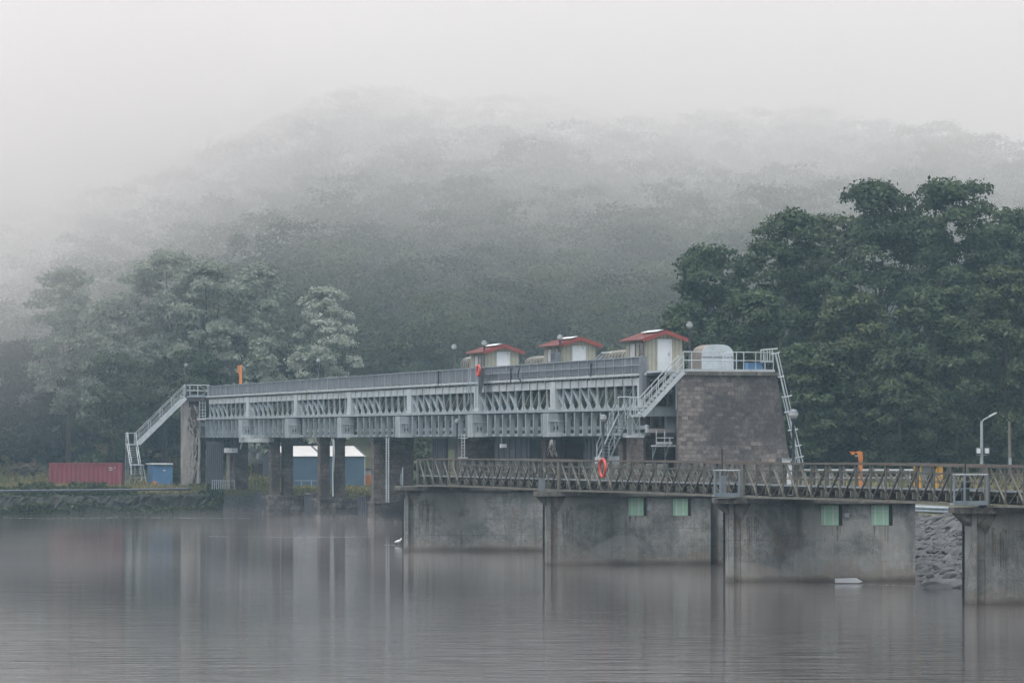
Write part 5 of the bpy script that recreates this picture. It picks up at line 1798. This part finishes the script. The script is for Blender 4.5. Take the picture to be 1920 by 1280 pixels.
bp_ = MB()
for i in range(150):
    a = rng.uniform(0, 6.28)
    c = P(48 + rng.normal() * 13, 884 - abs(rng.normal()) * 7, 352 + rng.normal() * 1.0)
    d = V((math.cos(a), math.sin(a) * 0.6, rng.uniform(-0.5, 0.6))) * rng.uniform(0.3, 0.9)
    bp_.tube([c - d, c + d], [rng.uniform(0.03, 0.12), 0.02], 5)
tag(bp_.build('brush_pile', M['bark']), 'heap of dark cut branches on the meadow left of the container', 'brush pile')

# blue shed with white roof
Ys = 362.0; ks = Ys / F
sh = thing('storage_shed', P(606, 917, Ys), 'blue tarpaulin shed with white gabled roof seen between the dam piers', 'shed')
o = P(530, 918, Ys); wv = W * (153 * ks / W.x); dv_ = -U * 8.0
ev = 62 * ks; rh = 0.95
MB().obox(o, wv, -U * 0.1, Z * ev).build('front_wall', M['tent'], sh)
m = MB()
g = o - U * 0.102
m.prism([g, g + dv_, g + dv_ + Z * ev, g + dv_ / 2 + Z * (ev + rh), g + Z * ev], W * 0.1)
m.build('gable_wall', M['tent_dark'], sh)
m = MB()
g = o + wv - W * 0.1 - U * 0.102
m.prism([g, g + dv_, g + dv_ + Z * ev, g + dv_ / 2 + Z * (ev + rh), g + Z * ev], W * 0.1)
m.build('gable_wall', M['tent'], sh)
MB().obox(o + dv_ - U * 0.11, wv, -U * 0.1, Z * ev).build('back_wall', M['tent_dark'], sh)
a = o + Z * (ev + 0.03) + U * 0.15
m = MB().prism([a - W * 0.1, a + wv + W * 0.1, a + wv + W * 0.1 + dv_ / 2 - U * 0.15 + Z * (rh + 0.03), a - W * 0.1 + dv_ / 2 - U * 0.15 + Z * (rh + 0.03)], Z * 0.04)
roof = m.build('roof', M['tent_roof'], sh)
a2 = o + dv_ + Z * (ev + 0.03) - U * 0.15
MB().prism([a2 - W * 0.1, a2 + wv + W * 0.1, a2 + wv + W * 0.1 - dv_ / 2 + U * 0.15 + Z * (rh + 0.03), a2 - W * 0.1 - dv_ / 2 + U * 0.15 + Z * (rh + 0.03)], Z * 0.04).build('roof', M['tent_roof'], sh)
m = MB()
for f in (0.0, 0.47, 1.0):
    b0 = a + wv * f + Z * 0.06
    m.bar(b0, b0 + dv_ / 2 - U * 0.15 + Z * (rh + 0.02), 0.2, 0.06)
m.build('roof_strap', M['gate'], roof)
for f in (0.0, 0.5, 0.985):
    MB().obox(o + wv * f + U * 0.004, W * 0.12, U * 0.06, Z * ev).build('frame_post', M['steel'], sh)
ot = thing('orange_tank', P(692, 912, 368), 'square orange tank beside the right end of the blue shed', 'tank')
MB().obox(P(684.5, 914, 368), (0.95, 0, 0), (0, 0.9, 0), (0, 0, 1.25)).build('body', M['orange'], ot)
MB().obox(P(685.5, 890.5, 368.1), (0.8, 0, 0), (0, 0.7, 0), (0, 0, 0.55)).build('neck', M['pale_concrete'], ot)
MB().obox(P(682.5, 880, 368), (1.05, 0, 0), (0, 0.9, 0), (0, 0, 0.14)).build('lid', M['gate'], ot)

# dark gateway at the left end under the girder
gw = thing('steel_gateway', P(403, 905, 336), 'dark corrugated steel screen under the left end of the girder', 'screen')
MB().obox(P(386.5, 908, 336), (32 * 336 / F, 0, 0), (0, 0.15, 0), (0, 0, 80 * 336 / F)).build('sheet', M['gate'], gw)
m = MB()
for i in range(8):
    m.obox(P(388 + i * 3.8, 907, 335.95), (0.05, 0, 0), (0, 0.045, 0), (0, 0, 78 * 336 / F))
m.build('ribs', M['dark'], gw)
yp = thing('timber_post', P(428, 912, 333), 'pale yellowish post carrying a white board near the gateway', 'post')
MB().obox(P(424.5, 916, 333), (0.32, 0, 0), (0, 0.25, 0), (0, 0, 3.3)).build('shaft', M['tan_cover'], yp)
MB().obox(P(431, 914, 333.3), (0.38, 0, 0), (0, 0.3, 0), (0, 0, 3.1)).build('stay', M['pier_stone'], yp)
MB().obox(P(420, 848.5, 332.8), (1.2, 0, 0), (0, 0.2, 0), (0, 0, 0.42)).build('board', M['white_wood'], yp)
MB().obox(P(435, 845, 332.79), (0.1, 0, 0), (0, 0.008, 0), (0, 0, 0.1)).build('knob', M['gate'], yp)
lr = thing('guard_rail', P(418, 912, 331), 'light blue barred guard rail before the dark gateway', 'railing')
for i in range(7):
    x = 398 + i * 4
    MB().bar(P(x, 916.5, 331), P(x, 900, 331), 0.07, 0.05, up=(0, 1, 0)).build('bar', M['galv'], lr)
MB().bar(P(397, 900, 331), P(441, 901, 331), 0.06, 0.06).build('top_bar', M['galv'], lr)
MB().bar(P(440, 916, 331), P(440, 901, 331), 0.06, 0.05, up=(0, 1, 0)).build('bar', M['galv'], lr)
hm = thing('hoist_unit', D(480, 850, -2.5), 'grey-green hoist machine hung under the girder before the shed', 'hoist')
MB().obox(P(466, 868, 326), (1.0, 0, 0), (0, 0.8, 0), (0, 0, 1.0)).build('case', M['steel_dirty'], hm)
MB().obox(P(468, 846, 325.9), (0.9, 0, 0), (0, 0.8, 0), (0, 0, 0.25)).build('head', M['steel'], hm)
MB().lathe(P(487, 856, 325.8), [(0.001, -0.25), (0.28, -0.2), (0.33, 0.0), (0.28, 0.3), (0.12, 0.42), (0.001, 0.45)], 10).build('motor', M['steel_light'], hm)
for px in (484.5, 489.5):
    MB().tube([P(px, 856, 325.8), P(px, 864, 325.8)], 0.05, 6).build('leg', M['steel_light'], hm)
MB().bar(P(478, 840, 325.9), P(478, 824, 325.9), 0.12, 0.12).build('hanger', M['gate'], hm)


# ------------------------------------------------------------------ vegetation
def rand_quads(c, size, nrm=None, scatter=0.75, jit=0.35):
    """c (N,3): leaf sprays as quads; nrm: outward directions they roughly face"""
    n = len(c)
    w = rng.normal(size=(n, 3))
    w /= np.linalg.norm(w, axis=1, keepdims=True)
    if nrm is not None:
        w = nrm + w * scatter
        w /= np.linalg.norm(w, axis=1, keepdims=True)
    a = rng.normal(size=(n, 3))
    a -= w * (w * a).sum(1, keepdims=True)
    a /= np.linalg.norm(a, axis=1, keepdims=True)
    b = np.cross(w, a)
    s = (size * (1 + jit * rng.normal(size=n))).clip(size * 0.35, size * 2)[:, None] * 0.5
    k = 0.6
    v = np.stack([c - a * s, c - b * s * k, c + a * s, c + b * s * k], 1)
    return v.reshape(-1, 3)


def crown_points(n, blobs):
    """points and outward directions on and inside a set of (centre, radii) blobs, thicker near the skin"""
    vol = np.array([r[0] * r[1] * r[2] for _, r in blobs]) ** 0.75
    cnt = rng.multinomial(n, vol / vol.sum())
    cen = np.mean([b[0] for b in blobs], axis=0)
    out, nr = [], []
    for (c, r), m in zip(blobs, cnt):
        d = rng.normal(size=(m, 3)); d /= np.linalg.norm(d, axis=1, keepdims=True)
        d[:, 2] = np.where(d[:, 2] < -0.25, -d[:, 2] * 0.6, d[:, 2])
        q = 0.45 + 0.55 * rng.random((m, 1)) ** 0.5
        q *= 1 + 0.12 * rng.normal(size=(m, 1))
        p = np.array(c) + d * q * np.array(r)
        g = p - cen
        g /= np.linalg.norm(g, axis=1, keepdims=True) + 1e-6
        w = d * 0.75 + g * 0.5 + np.array([0, 0, 0.25])
        out.append(p); nr.append(w / np.linalg.norm(w, axis=1, keepdims=True))
    return np.concatenate(out), np.concatenate(nr)


def crown_blobs(h, r, z0, nb, lobes=4, fill=0.9):
    """leaf clumps filling an uneven dome from z0 to h; lobes sets how ragged its outline is"""
    ph = rng.uniform(0, 6.28, 6)
    am = rng.uniform(0.06, 0.15, 3) * (0.6 + 0.1 * lobes)
    hh = h - z0
    nb = int(min(170, max(nb, 52 * hh / (2 * r))))
    B = []
    for i in range(nb):
        f = (i + rng.random()) / nb
        a = rng.uniform(0, 6.28)
        prof = 0.62 + 0.38 * f / 0.45 if f < 0.45 else math.sqrt(max(0.0, 1 - ((f - 0.45) / 0.60) ** 2))
        k = 1 + am[0] * math.sin(2 * a + ph[0] + 1.2 * f) + am[1] * math.sin(3 * a + ph[1] + 3 * f) + am[2] * math.sin(5 * a + ph[2] - 5 * f)
        br = r * rng.uniform(0.17, 0.30)
        Rm = max(0.0, r * prof * k - br * 0.6)
        q = rng.random() ** 0.42 * Rm
        z = z0 + hh * f
        z = min(z, h - br * rng.uniform(0.55, 1.0))
        B.append((np.array([math.cos(a) * q, math.sin(a) * q, z]), (br * 1.1, br * 1.1, br * 0.85)))
    return B


def tree(name, label, cat, base, h, r, z0f, mat, nleaf, leaf, nb=46, group=None, lobes=4, trunk=True, tr=None):
    t = thing(name, base, label, cat, group)
    base = V(base)
    z0 = h * z0f
    B = crown_blobs(h, r, z0, nb, lobes)
    if trunk:
        tr = tr or 0.009 * h + 0.06
        m = MB()
        lean = V((rng.normal() * 0.03 * h, rng.normal() * 0.03 * h, 0))
        top = base + lean + Z * h * 0.72
        m.tube([base - Z * 0.4, base + lean * 0.3 + Z * h * 0.2, base + lean * 0.7 + Z * h * 0.45, top], [tr * 1.25, tr, tr * 0.65, tr * 0.2], 7)
        for i in range(9):
            f = rng.uniform(0.22, 0.62)
            s_ = base + lean * f + Z * h * f
            e = base + V(tuple(B[rng.integers(len(B))][0]))
            if e.z < s_.z:
                e.z = s_.z + 0.6
            mid = s_.lerp(e, 0.5) + Z * 0.25
            m.tube([s_, mid, e], [tr * 0.38, tr * 0.24, tr * 0.07], 5)
        m.build('trunk', M['bark'], t)
    pts, nr = crown_points(nleaf, B)
    quads_object('crown', rand_quads(pts, leaf, nr, 0.9) + np.array(base), M[mat], t)
    return t


def ground_at(px, Y):
    x = (px - 960) * Y / F
    return V((x, Y, float(land_h(x, Y)) - 0.1))


def photo_tree(name, label, px, top, Y, hw, z0f, mat, nleaf, leaf, cat='tree', group=None, **kw):
    b = ground_at(px, Y)
    fine = 2.2 if 'leaf_pale' in mat or 'bright' in mat else 2.1
    nleaf, leaf = int(nleaf * fine), leaf * (0.66 if fine > 2.15 else 0.68)
    h = CH - (top - HZ) * Y / F - b.z
    return tree(name, label, cat, b, h, hw * 1.16 * Y / F, z0f, mat, nleaf, leaf, group=group, **kw)


G = 'dark broadleaf trees behind the abutment'
photo_tree('broadleaf_tree', 'dark rounded tree rising just right of the nearest hut', 1335, 462, 302, 100, 0.12, 'leaf_dark', 11000, 0.46, group=G)
photo_tree('broadleaf_tree', 'dark tree with two ragged tops above the arched cover', 1470, 396, 288, 92, 0.14, 'leaf_dark', 12500, 0.44, group=G, nb=54)
photo_tree('broadleaf_tree', 'thinner dark tree set back between two taller crowns', 1560, 402, 315, 84, 0.16, 'leaf_olive', 9000, 0.46, group=G)
photo_tree('broadleaf_tree', 'tall dark tree, second highest of the wood on the right', 1650, 343, 298, 98, 0.14, 'leaf_dark', 13500, 0.44, group=G, nb=56)
photo_tree('broadleaf_tree', 'highest dark tree of the wood, above the yellow machine', 1786, 336, 294, 108, 0.14, 'leaf_dark', 14500, 0.44, group=G, nb=60)
photo_tree('broadleaf_tree', 'greener tree at the right edge behind the wooden pole', 1900, 392, 306, 88, 0.12, 'leaf_mid', 11000, 0.46, group=G)
photo_tree('broadleaf_tree', 'dark tree filling the gap between the two highest crowns', 1718, 402, 320, 92, 0.10, 'leaf_dark', 10000, 0.46, group=G)
photo_tree('broadleaf_tree', 'dark tree set back between the highest crown and the right photo edge', 1850, 418, 324, 88, 0.10, 'leaf_dark', 9500, 0.46, group=G)
photo_tree('broadleaf_tree', 'dark tree set back above the caged ladder', 1500, 470, 322, 90, 0.10, 'leaf_mid', 9000, 0.46, group=G)
photo_tree('broadleaf_tree', 'low dark tree directly behind the arched cover', 1412, 545, 276, 84, 0.05, 'leaf_dark', 9500, 0.42, group=G)
photo_tree('broadleaf_tree', 'mid-height bushy tree above the orange davit crane', 1598, 556, 271, 88, 0.05, 'leaf_olive', 10500, 0.42, group=G)
photo_tree('broadleaf_tree', 'mid-height pale-tipped tree above the yellow machine', 1760, 536, 269, 80, 0.05, 'leaf_mid', 10000, 0.42, group=G)
photo_tree('broadleaf_tree', 'mid-height dark tree beside the wooden pole', 1884, 500, 272, 84, 0.06, 'leaf_olive', 10000, 0.42, group=G)
photo_tree('broadleaf_tree', 'small dark tree peeping out behind the nearest hut', 1268, 596, 296, 48, 0.05, 'leaf_dark', 5000, 0.42, group=G)
photo_tree('broadleaf_tree', 'low dark tree right of the caged ladder', 1525, 640, 266, 74, 0.03, 'leaf_dark', 8500, 0.40, group=G)
photo_tree('broadleaf_tree', 'low olive tree between davit crane and yellow machine', 1685, 655, 264, 74, 0.03, 'leaf_olive', 8500, 0.40, group=G)
photo_tree('broadleaf_tree', 'low dark tree right behind the street lamp', 1835, 672, 288, 70, 0.03, 'leaf_dark', 8000, 0.42, group=G)
photo_tree('broadleaf_tree', 'tall green tree cut by the right photo edge', 1990, 470, 285, 90, 0.08, 'leaf_mid', 9000, 0.44, group=G)

for px, top, lab in ((1345, 742, 'low dark bush behind the foot of the arched cover'), (1500, 770, 'low dark bush behind the caged ladder foot'),
                     (1575, 765, 'low dark bush left of the orange davit crane'), (1640, 772, 'low dark bush right of the orange davit crane'),
                     (1712, 765, 'low dark bush behind the yellow machine, on its left'), (1778, 775, 'low dark bush behind the yellow machine, on its right'),
                     (1862, 770, 'low dark bush between street lamp and wooden pole'), (1925, 768, 'low dark bush right of the wooden pole')):
    photo_tree('shrub', lab, px, top, 296, 52, 0.0, 'leaf_dark', 5200, 0.42, 'shrub', 'dark bushes under the right-hand wood', trunk=False)
G = 'silvery trees below the hill'
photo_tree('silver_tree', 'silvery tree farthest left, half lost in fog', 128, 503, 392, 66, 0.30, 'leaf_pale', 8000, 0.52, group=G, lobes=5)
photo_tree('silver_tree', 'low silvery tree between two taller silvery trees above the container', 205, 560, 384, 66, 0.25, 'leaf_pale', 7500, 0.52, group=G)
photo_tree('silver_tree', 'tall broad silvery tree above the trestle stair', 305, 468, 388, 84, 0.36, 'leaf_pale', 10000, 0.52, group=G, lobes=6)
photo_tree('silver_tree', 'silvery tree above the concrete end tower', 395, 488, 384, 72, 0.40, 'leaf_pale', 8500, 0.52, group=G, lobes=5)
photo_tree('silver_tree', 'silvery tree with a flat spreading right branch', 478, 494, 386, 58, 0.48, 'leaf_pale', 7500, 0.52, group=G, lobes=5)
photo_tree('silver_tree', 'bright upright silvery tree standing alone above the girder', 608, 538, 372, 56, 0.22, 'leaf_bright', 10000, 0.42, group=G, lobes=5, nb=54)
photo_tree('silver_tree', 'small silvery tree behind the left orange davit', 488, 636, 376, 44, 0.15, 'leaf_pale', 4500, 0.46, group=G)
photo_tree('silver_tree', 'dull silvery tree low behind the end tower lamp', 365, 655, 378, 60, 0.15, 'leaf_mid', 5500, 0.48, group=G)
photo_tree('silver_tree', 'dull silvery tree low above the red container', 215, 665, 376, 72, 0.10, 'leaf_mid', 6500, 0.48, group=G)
G = 'dark shrubs at the foot of the hill'
photo_tree('shrub', 'wide dark shrub at the left photo edge', 30, 640, 400, 90, 0.02, 'leaf_forest', 8000, 0.55, 'shrub', G)
photo_tree('shrub', 'dark shrub behind the left half of the container', 120, 700, 398, 80, 0.02, 'leaf_forest', 7000, 0.55, 'shrub', G)
photo_tree('shrub', 'dark shrub below the flat-branched silvery tree', 440, 690, 400, 80, 0.02, 'leaf_forest', 7000, 0.55, 'shrub', G)
photo_tree('shrub', 'dark shrub behind the trestle stair', 285, 710, 396, 80, 0.02, 'leaf_forest', 7000, 0.55, 'shrub', G)
photo_tree('shrub', 'dark shrub behind the bright silvery tree', 560, 660, 410, 85, 0.02, 'leaf_forest', 7000, 0.55, 'shrub', G)
photo_tree('shrub', 'green shrub seen between two dam piers above the bridge end', 792, 815, 318, 26, 0.02, 'leaf_mid', 2600, 0.3, 'shrub', G, trunk=False)
photo_tree('shrub', 'small grey-green shrub left of the concrete end tower', 334, 876, 342, 13, 0.0, 'leaf_mid', 900, 0.26, 'shrub', G, trunk=False)
photo_tree('shrub', 'fallen light green shrub under the girder before the shed', 492, 894, 352, 20, 0.0, 'grass', 900, 0.26, 'shrub', G, trunk=False)

# forest on the hill: one mass
protos = []
for i in range(8):
    hh, rr_ = 1.0, rng.uniform(0.30, 0.42)
    protos.append(crown_blobs(hh, rr_, 0.22, 26, 4))
chunks, tints = [], []
yy = 438.0
while yy < 1010:
    step = 8.6 + (yy - 438) * 0.006
    hw = yy * 0.150 + 12
    xx = -hw - rng.random() * step
    while xx < hw:
        x, y = xx + rng.normal() * step * 0.25, yy + rng.normal() * step * 0.25
        xx += step * 0.95
        g = float(land_h(x, y))
        ridge = float(np.interp(x, RX, RZ))
        if y > 560 and g > ridge - 0.6 and float(hill_h(x, y - 40)) > ridge - 0.8:
            continue
        H = rng.uniform(12, 21)
        n = int(np.interp(y, [438, 520, 650, 900], [4600, 3300, 2300, 1350]))
        ls = np.interp(y, [438, 520, 650, 900], [0.41, 0.47, 0.57, 0.74])
        pts, nr = crown_points(n, protos[rng.integers(8)])
        a = rng.uniform(0, 6.28)
        ca, sa = math.cos(a), math.sin(a)
        sx = H * rng.uniform(0.95, 1.35)
        q = np.stack([(pts[:, 0] * ca - pts[:, 1] * sa) * sx, (pts[:, 0] * sa + pts[:, 1] * ca) * sx, pts[:, 2] * H], 1)
        nr = np.stack([nr[:, 0] * ca - nr[:, 1] * sa, nr[:, 0] * sa + nr[:, 1] * ca, nr[:, 2]], 1)
        chunks.append(rand_quads(q + np.array([x, y, g - 1.0]), ls, nr, 0.45))
        tints.append(np.full(n, rng.random()))
    yy += step
fo = quads_object('forest', np.concatenate(chunks), M['leaf_forest'], None, np.concatenate(tints))
tag(fo, 'dense broadleaf forest covering the foggy hillside', 'forest', kind='stuff')
print('forest quads', len(fo.data.polygons))


def blades(n, x0, x1, y0, y1, hmin, hmax, cond=None, w=0.06):
    x = rng.uniform(x0, x1, n); y = rng.uniform(y0, y1, n)
    d = bank_dist(x, y)
    z = land_h(x, y)
    ok = d > 0.6
    if cond is not None:
        ok &= cond(x, y)
    x, y, z = x[ok], y[ok], z[ok]
    n = len(x)
    h = rng.uniform(hmin, hmax, n) * (0.6 + 0.6 * (np.sin(x * 0.7) * np.sin(y * 0.45 + 1) * 0.5 + 0.5))
    a = rng.uniform(0, 6.28, n)
    dx, dy = np.cos(a) * w, np.sin(a) * w
    lx, ly = rng.normal(size=n) * 0.25 * h, rng.normal(size=n) * 0.25 * h
    z = z - 0.05
    v = np.stack([np.stack([x - dx, y - dy, z], 1), np.stack([x + dx, y + dy, z], 1),
                  np.stack([x + lx + dx * 0.4, y + ly + dy * 0.4, z + h], 1), np.stack([x + lx - dx * 0.4, y + ly - dy * 0.4, z + h], 1)], 1)
    return v.reshape(-1, 3)


cabin_clear = lambda x, y: ~(((x > -42.5) & (x < -34.5) & (y > 334) & (y < 338)) | ((x > -33.6) & (x < -30) & (y > 336.5) & (y < 340)))
gv = np.concatenate([
    blades(26000, -62, -26, 322, 345, 0.25, 0.8, cabin_clear),
    blades(15000, -62, -22, 345, 420, 0.4, 1.2, None, 0.09),
    blades(9000, -28, -6, 300, 362, 0.12, 0.35),
    blades(16000, 9, 50, 165, 285, 0.15, 0.5, lambda x, y: bank_dist(x, y) > 14)])
tag(quads_object('grass', gv, M['grass']), 'tall dry meadow grass on the banks', 'grass', kind='stuff')
# weeds down the left bank
n = 34000
t_ = rng.uniform(0, 1, n)
x = -62 + 36 * t_
yb_ = np.interp(x, BN[:5, 0], BN[:5, 1])
y = yb_ + rng.uniform(-0.6, 2.0, n)
zz = np.maximum(land_h(x, y), 0.02) + np.minimum(rng.gamma(1.3, 0.22, n), 0.55) * (0.7 + 0.7 * (np.sin(x * 0.8) * np.sin(x * 0.37 + 2) > 0.1))
tag(quads_object('bank_weeds', rand_quads(np.stack([x, y, zz], 1), 0.34), M['weed']), 'green weeds and brambles hanging down the left bank', 'weeds', kind='stuff')
# rubble facing of the left bank
nx_, nz_ = 150, 9
vs, fs = [], []
for i in range(nx_ + 1):
    xa = -66 + 39 * i / nx_
    ya = float(np.interp(xa, BN[:5, 0], BN[:5, 1]))
    for k in range(nz_ + 1):
        f = k / nz_
        if f < 0.78:
            yy_, zz_ = ya - 0.9 + 1.15 * f / 0.78, -1.0 + 2.4 * f / 0.78
        else:
            yy_, zz_ = ya + 0.25 + 2.2 * (f - 0.78) / 0.22, 1.4 + 0.25 * (f - 0.78) / 0.22
        j_ = 0.0 if k == nz_ else 1.0
        vs.append((xa + rng.normal() * 0.06, yy_ + rng.normal() * 0.10 * j_, zz_ + rng.normal() * 0.07 * j_))
for i in range(nx_):
    for k in range(nz_):
        a = i * (nz_ + 1) + k
        fs.append((a, a + nz_ + 1, a + nz_ + 2, a + 1))
tag(MB().add(vs, fs).build('river_bank', M['bank']), kind='structure')

# ------------------------------------------------------------------ air
def volume_mat(name, density, color=(1, 1, 1), aniso=0.0):
    m = bpy.data.materials.new(name)
    m.use_nodes = True
    nt = m.node_tree
    nt.nodes.clear()
    out = nt.nodes.new('ShaderNodeOutputMaterial')
    v = nt.nodes.new('ShaderNodeVolumePrincipled')
    v.inputs['Color'].default_value = (*color, 1)
    v.inputs['Density'].default_value = density
    v.inputs['Anisotropy'].default_value = aniso
    nt.links.new(v.outputs[0], out.inputs['Volume'])
    return m, nt, v


hz_m, _, _ = volume_mat('haze_air', HAZE_DENSITY, (0.55, 0.81, 1.0))
hz = MB().box((0, 720, HAZE_TOP / 2 - 1.3), (860, 1490, HAZE_TOP + 2.6)).build('haze', hz_m)
tag(hz, kind='stuff')

# low cloud sitting on the hill: thickens with height and towards the left
fg_m, nt, v = volume_mat('fog_cloud', 0.0, (1.0, 0.978, 0.972))
g = nt.nodes.new('ShaderNodeNewGeometry')
sx = nt.nodes.new('ShaderNodeSeparateXYZ'); nt.links.new(g.outputs['Position'], sx.inputs[0])


def mth(op, a, b=None, c=None, clamp=False):
    n_ = nt.nodes.new('ShaderNodeMath'); n_.operation = op; n_.use_clamp = clamp
    for i, q in enumerate((a, b, c)):
        if q is None: continue
        if isinstance(q, (int, float)): n_.inputs[i].default_value = q
        else: nt.links.new(q, n_.inputs[i])
    return n_.outputs[0]


nx = mth('MAXIMUM', mth('MULTIPLY_ADD', sx.outputs['X'], -1.0, -30.0), 0.0)
lift = mth('MULTIPLY_ADD', sx.outputs['Z'], 1.0 / 20.0, 0.0, clamp=True)
eff = mth('MULTIPLY_ADD', mth('MULTIPLY', nx, lift), 1.7, sx.outputs['Z'])
nz = nt.nodes.new('ShaderNodeTexNoise')
mp = nt.nodes.new('ShaderNodeMapping'); mp.inputs['Scale'].default_value = (0.016, 0.008, 0.035)
nt.links.new(g.outputs['Position'], mp.inputs['Vector']); nt.links.new(mp.outputs[0], nz.inputs['Vector'])
nz.inputs['Scale'].default_value = 1.0; nz.inputs['Detail'].default_value = 2.0
eff = mth('ADD', eff, mth('MULTIPLY_ADD', nz.outputs['Fac'], 18.0, -9.0))
lv = mth('DIVIDE', mth('SUBTRACT', eff, 6.0), 84.0, clamp=False)
lv = mth('MINIMUM', mth('MAXIMUM', lv, 0.0), 1.08)
den = mth('ADD', mth('MULTIPLY', mth('POWER', lv, 1.6), 0.0122), mth('MULTIPLY', lv, 0.0009))
nt.links.new(den, v.inputs['Density'])
fg = MB().box((0, 885, 74.2), (820, 1100, 145.6)).build('fog_bank', fg_m)
tag(fg, kind='stuff', label='low cloud of fog hiding the top of the wooded hill', cat='fog')

ms_m, nt, v = volume_mat('river_mist_air', 0.0, (1.0, 0.965, 0.955))
g = nt.nodes.new('ShaderNodeNewGeometry')
sx = nt.nodes.new('ShaderNodeSeparateXYZ'); nt.links.new(g.outputs['Position'], sx.inputs[0])
nz = nt.nodes.new('ShaderNodeTexNoise')
mp = nt.nodes.new('ShaderNodeMapping'); mp.inputs['Scale'].default_value = (0.11, 0.035, 0.12)
nt.links.new(g.outputs['Position'], mp.inputs['Vector']); nt.links.new(mp.outputs[0], nz.inputs['Vector'])
nz.inputs['Scale'].default_value = 1.0; nz.inputs['Detail'].default_value = 3.0
wisp = mth('MINIMUM', mth('MAXIMUM', mth('MULTIPLY_ADD', nz.outputs['Fac'], 4.6, -2.05), 0.0), 1.2)
low = mth('MAXIMUM', mth('MULTIPLY_ADD', sx.outputs['Z'], -1.05, 1.0), 0.0)
nt.links.new(mth('MULTIPLY', mth('MULTIPLY', wisp, low), 0.0055), v.inputs['Density'])
mi = MB().box((-30, 216, 0.83), (180, 212, 1.6)).build('river_mist', ms_m)
tag(mi, kind='stuff', label='thin wisps of mist lying on the river', cat='mist')
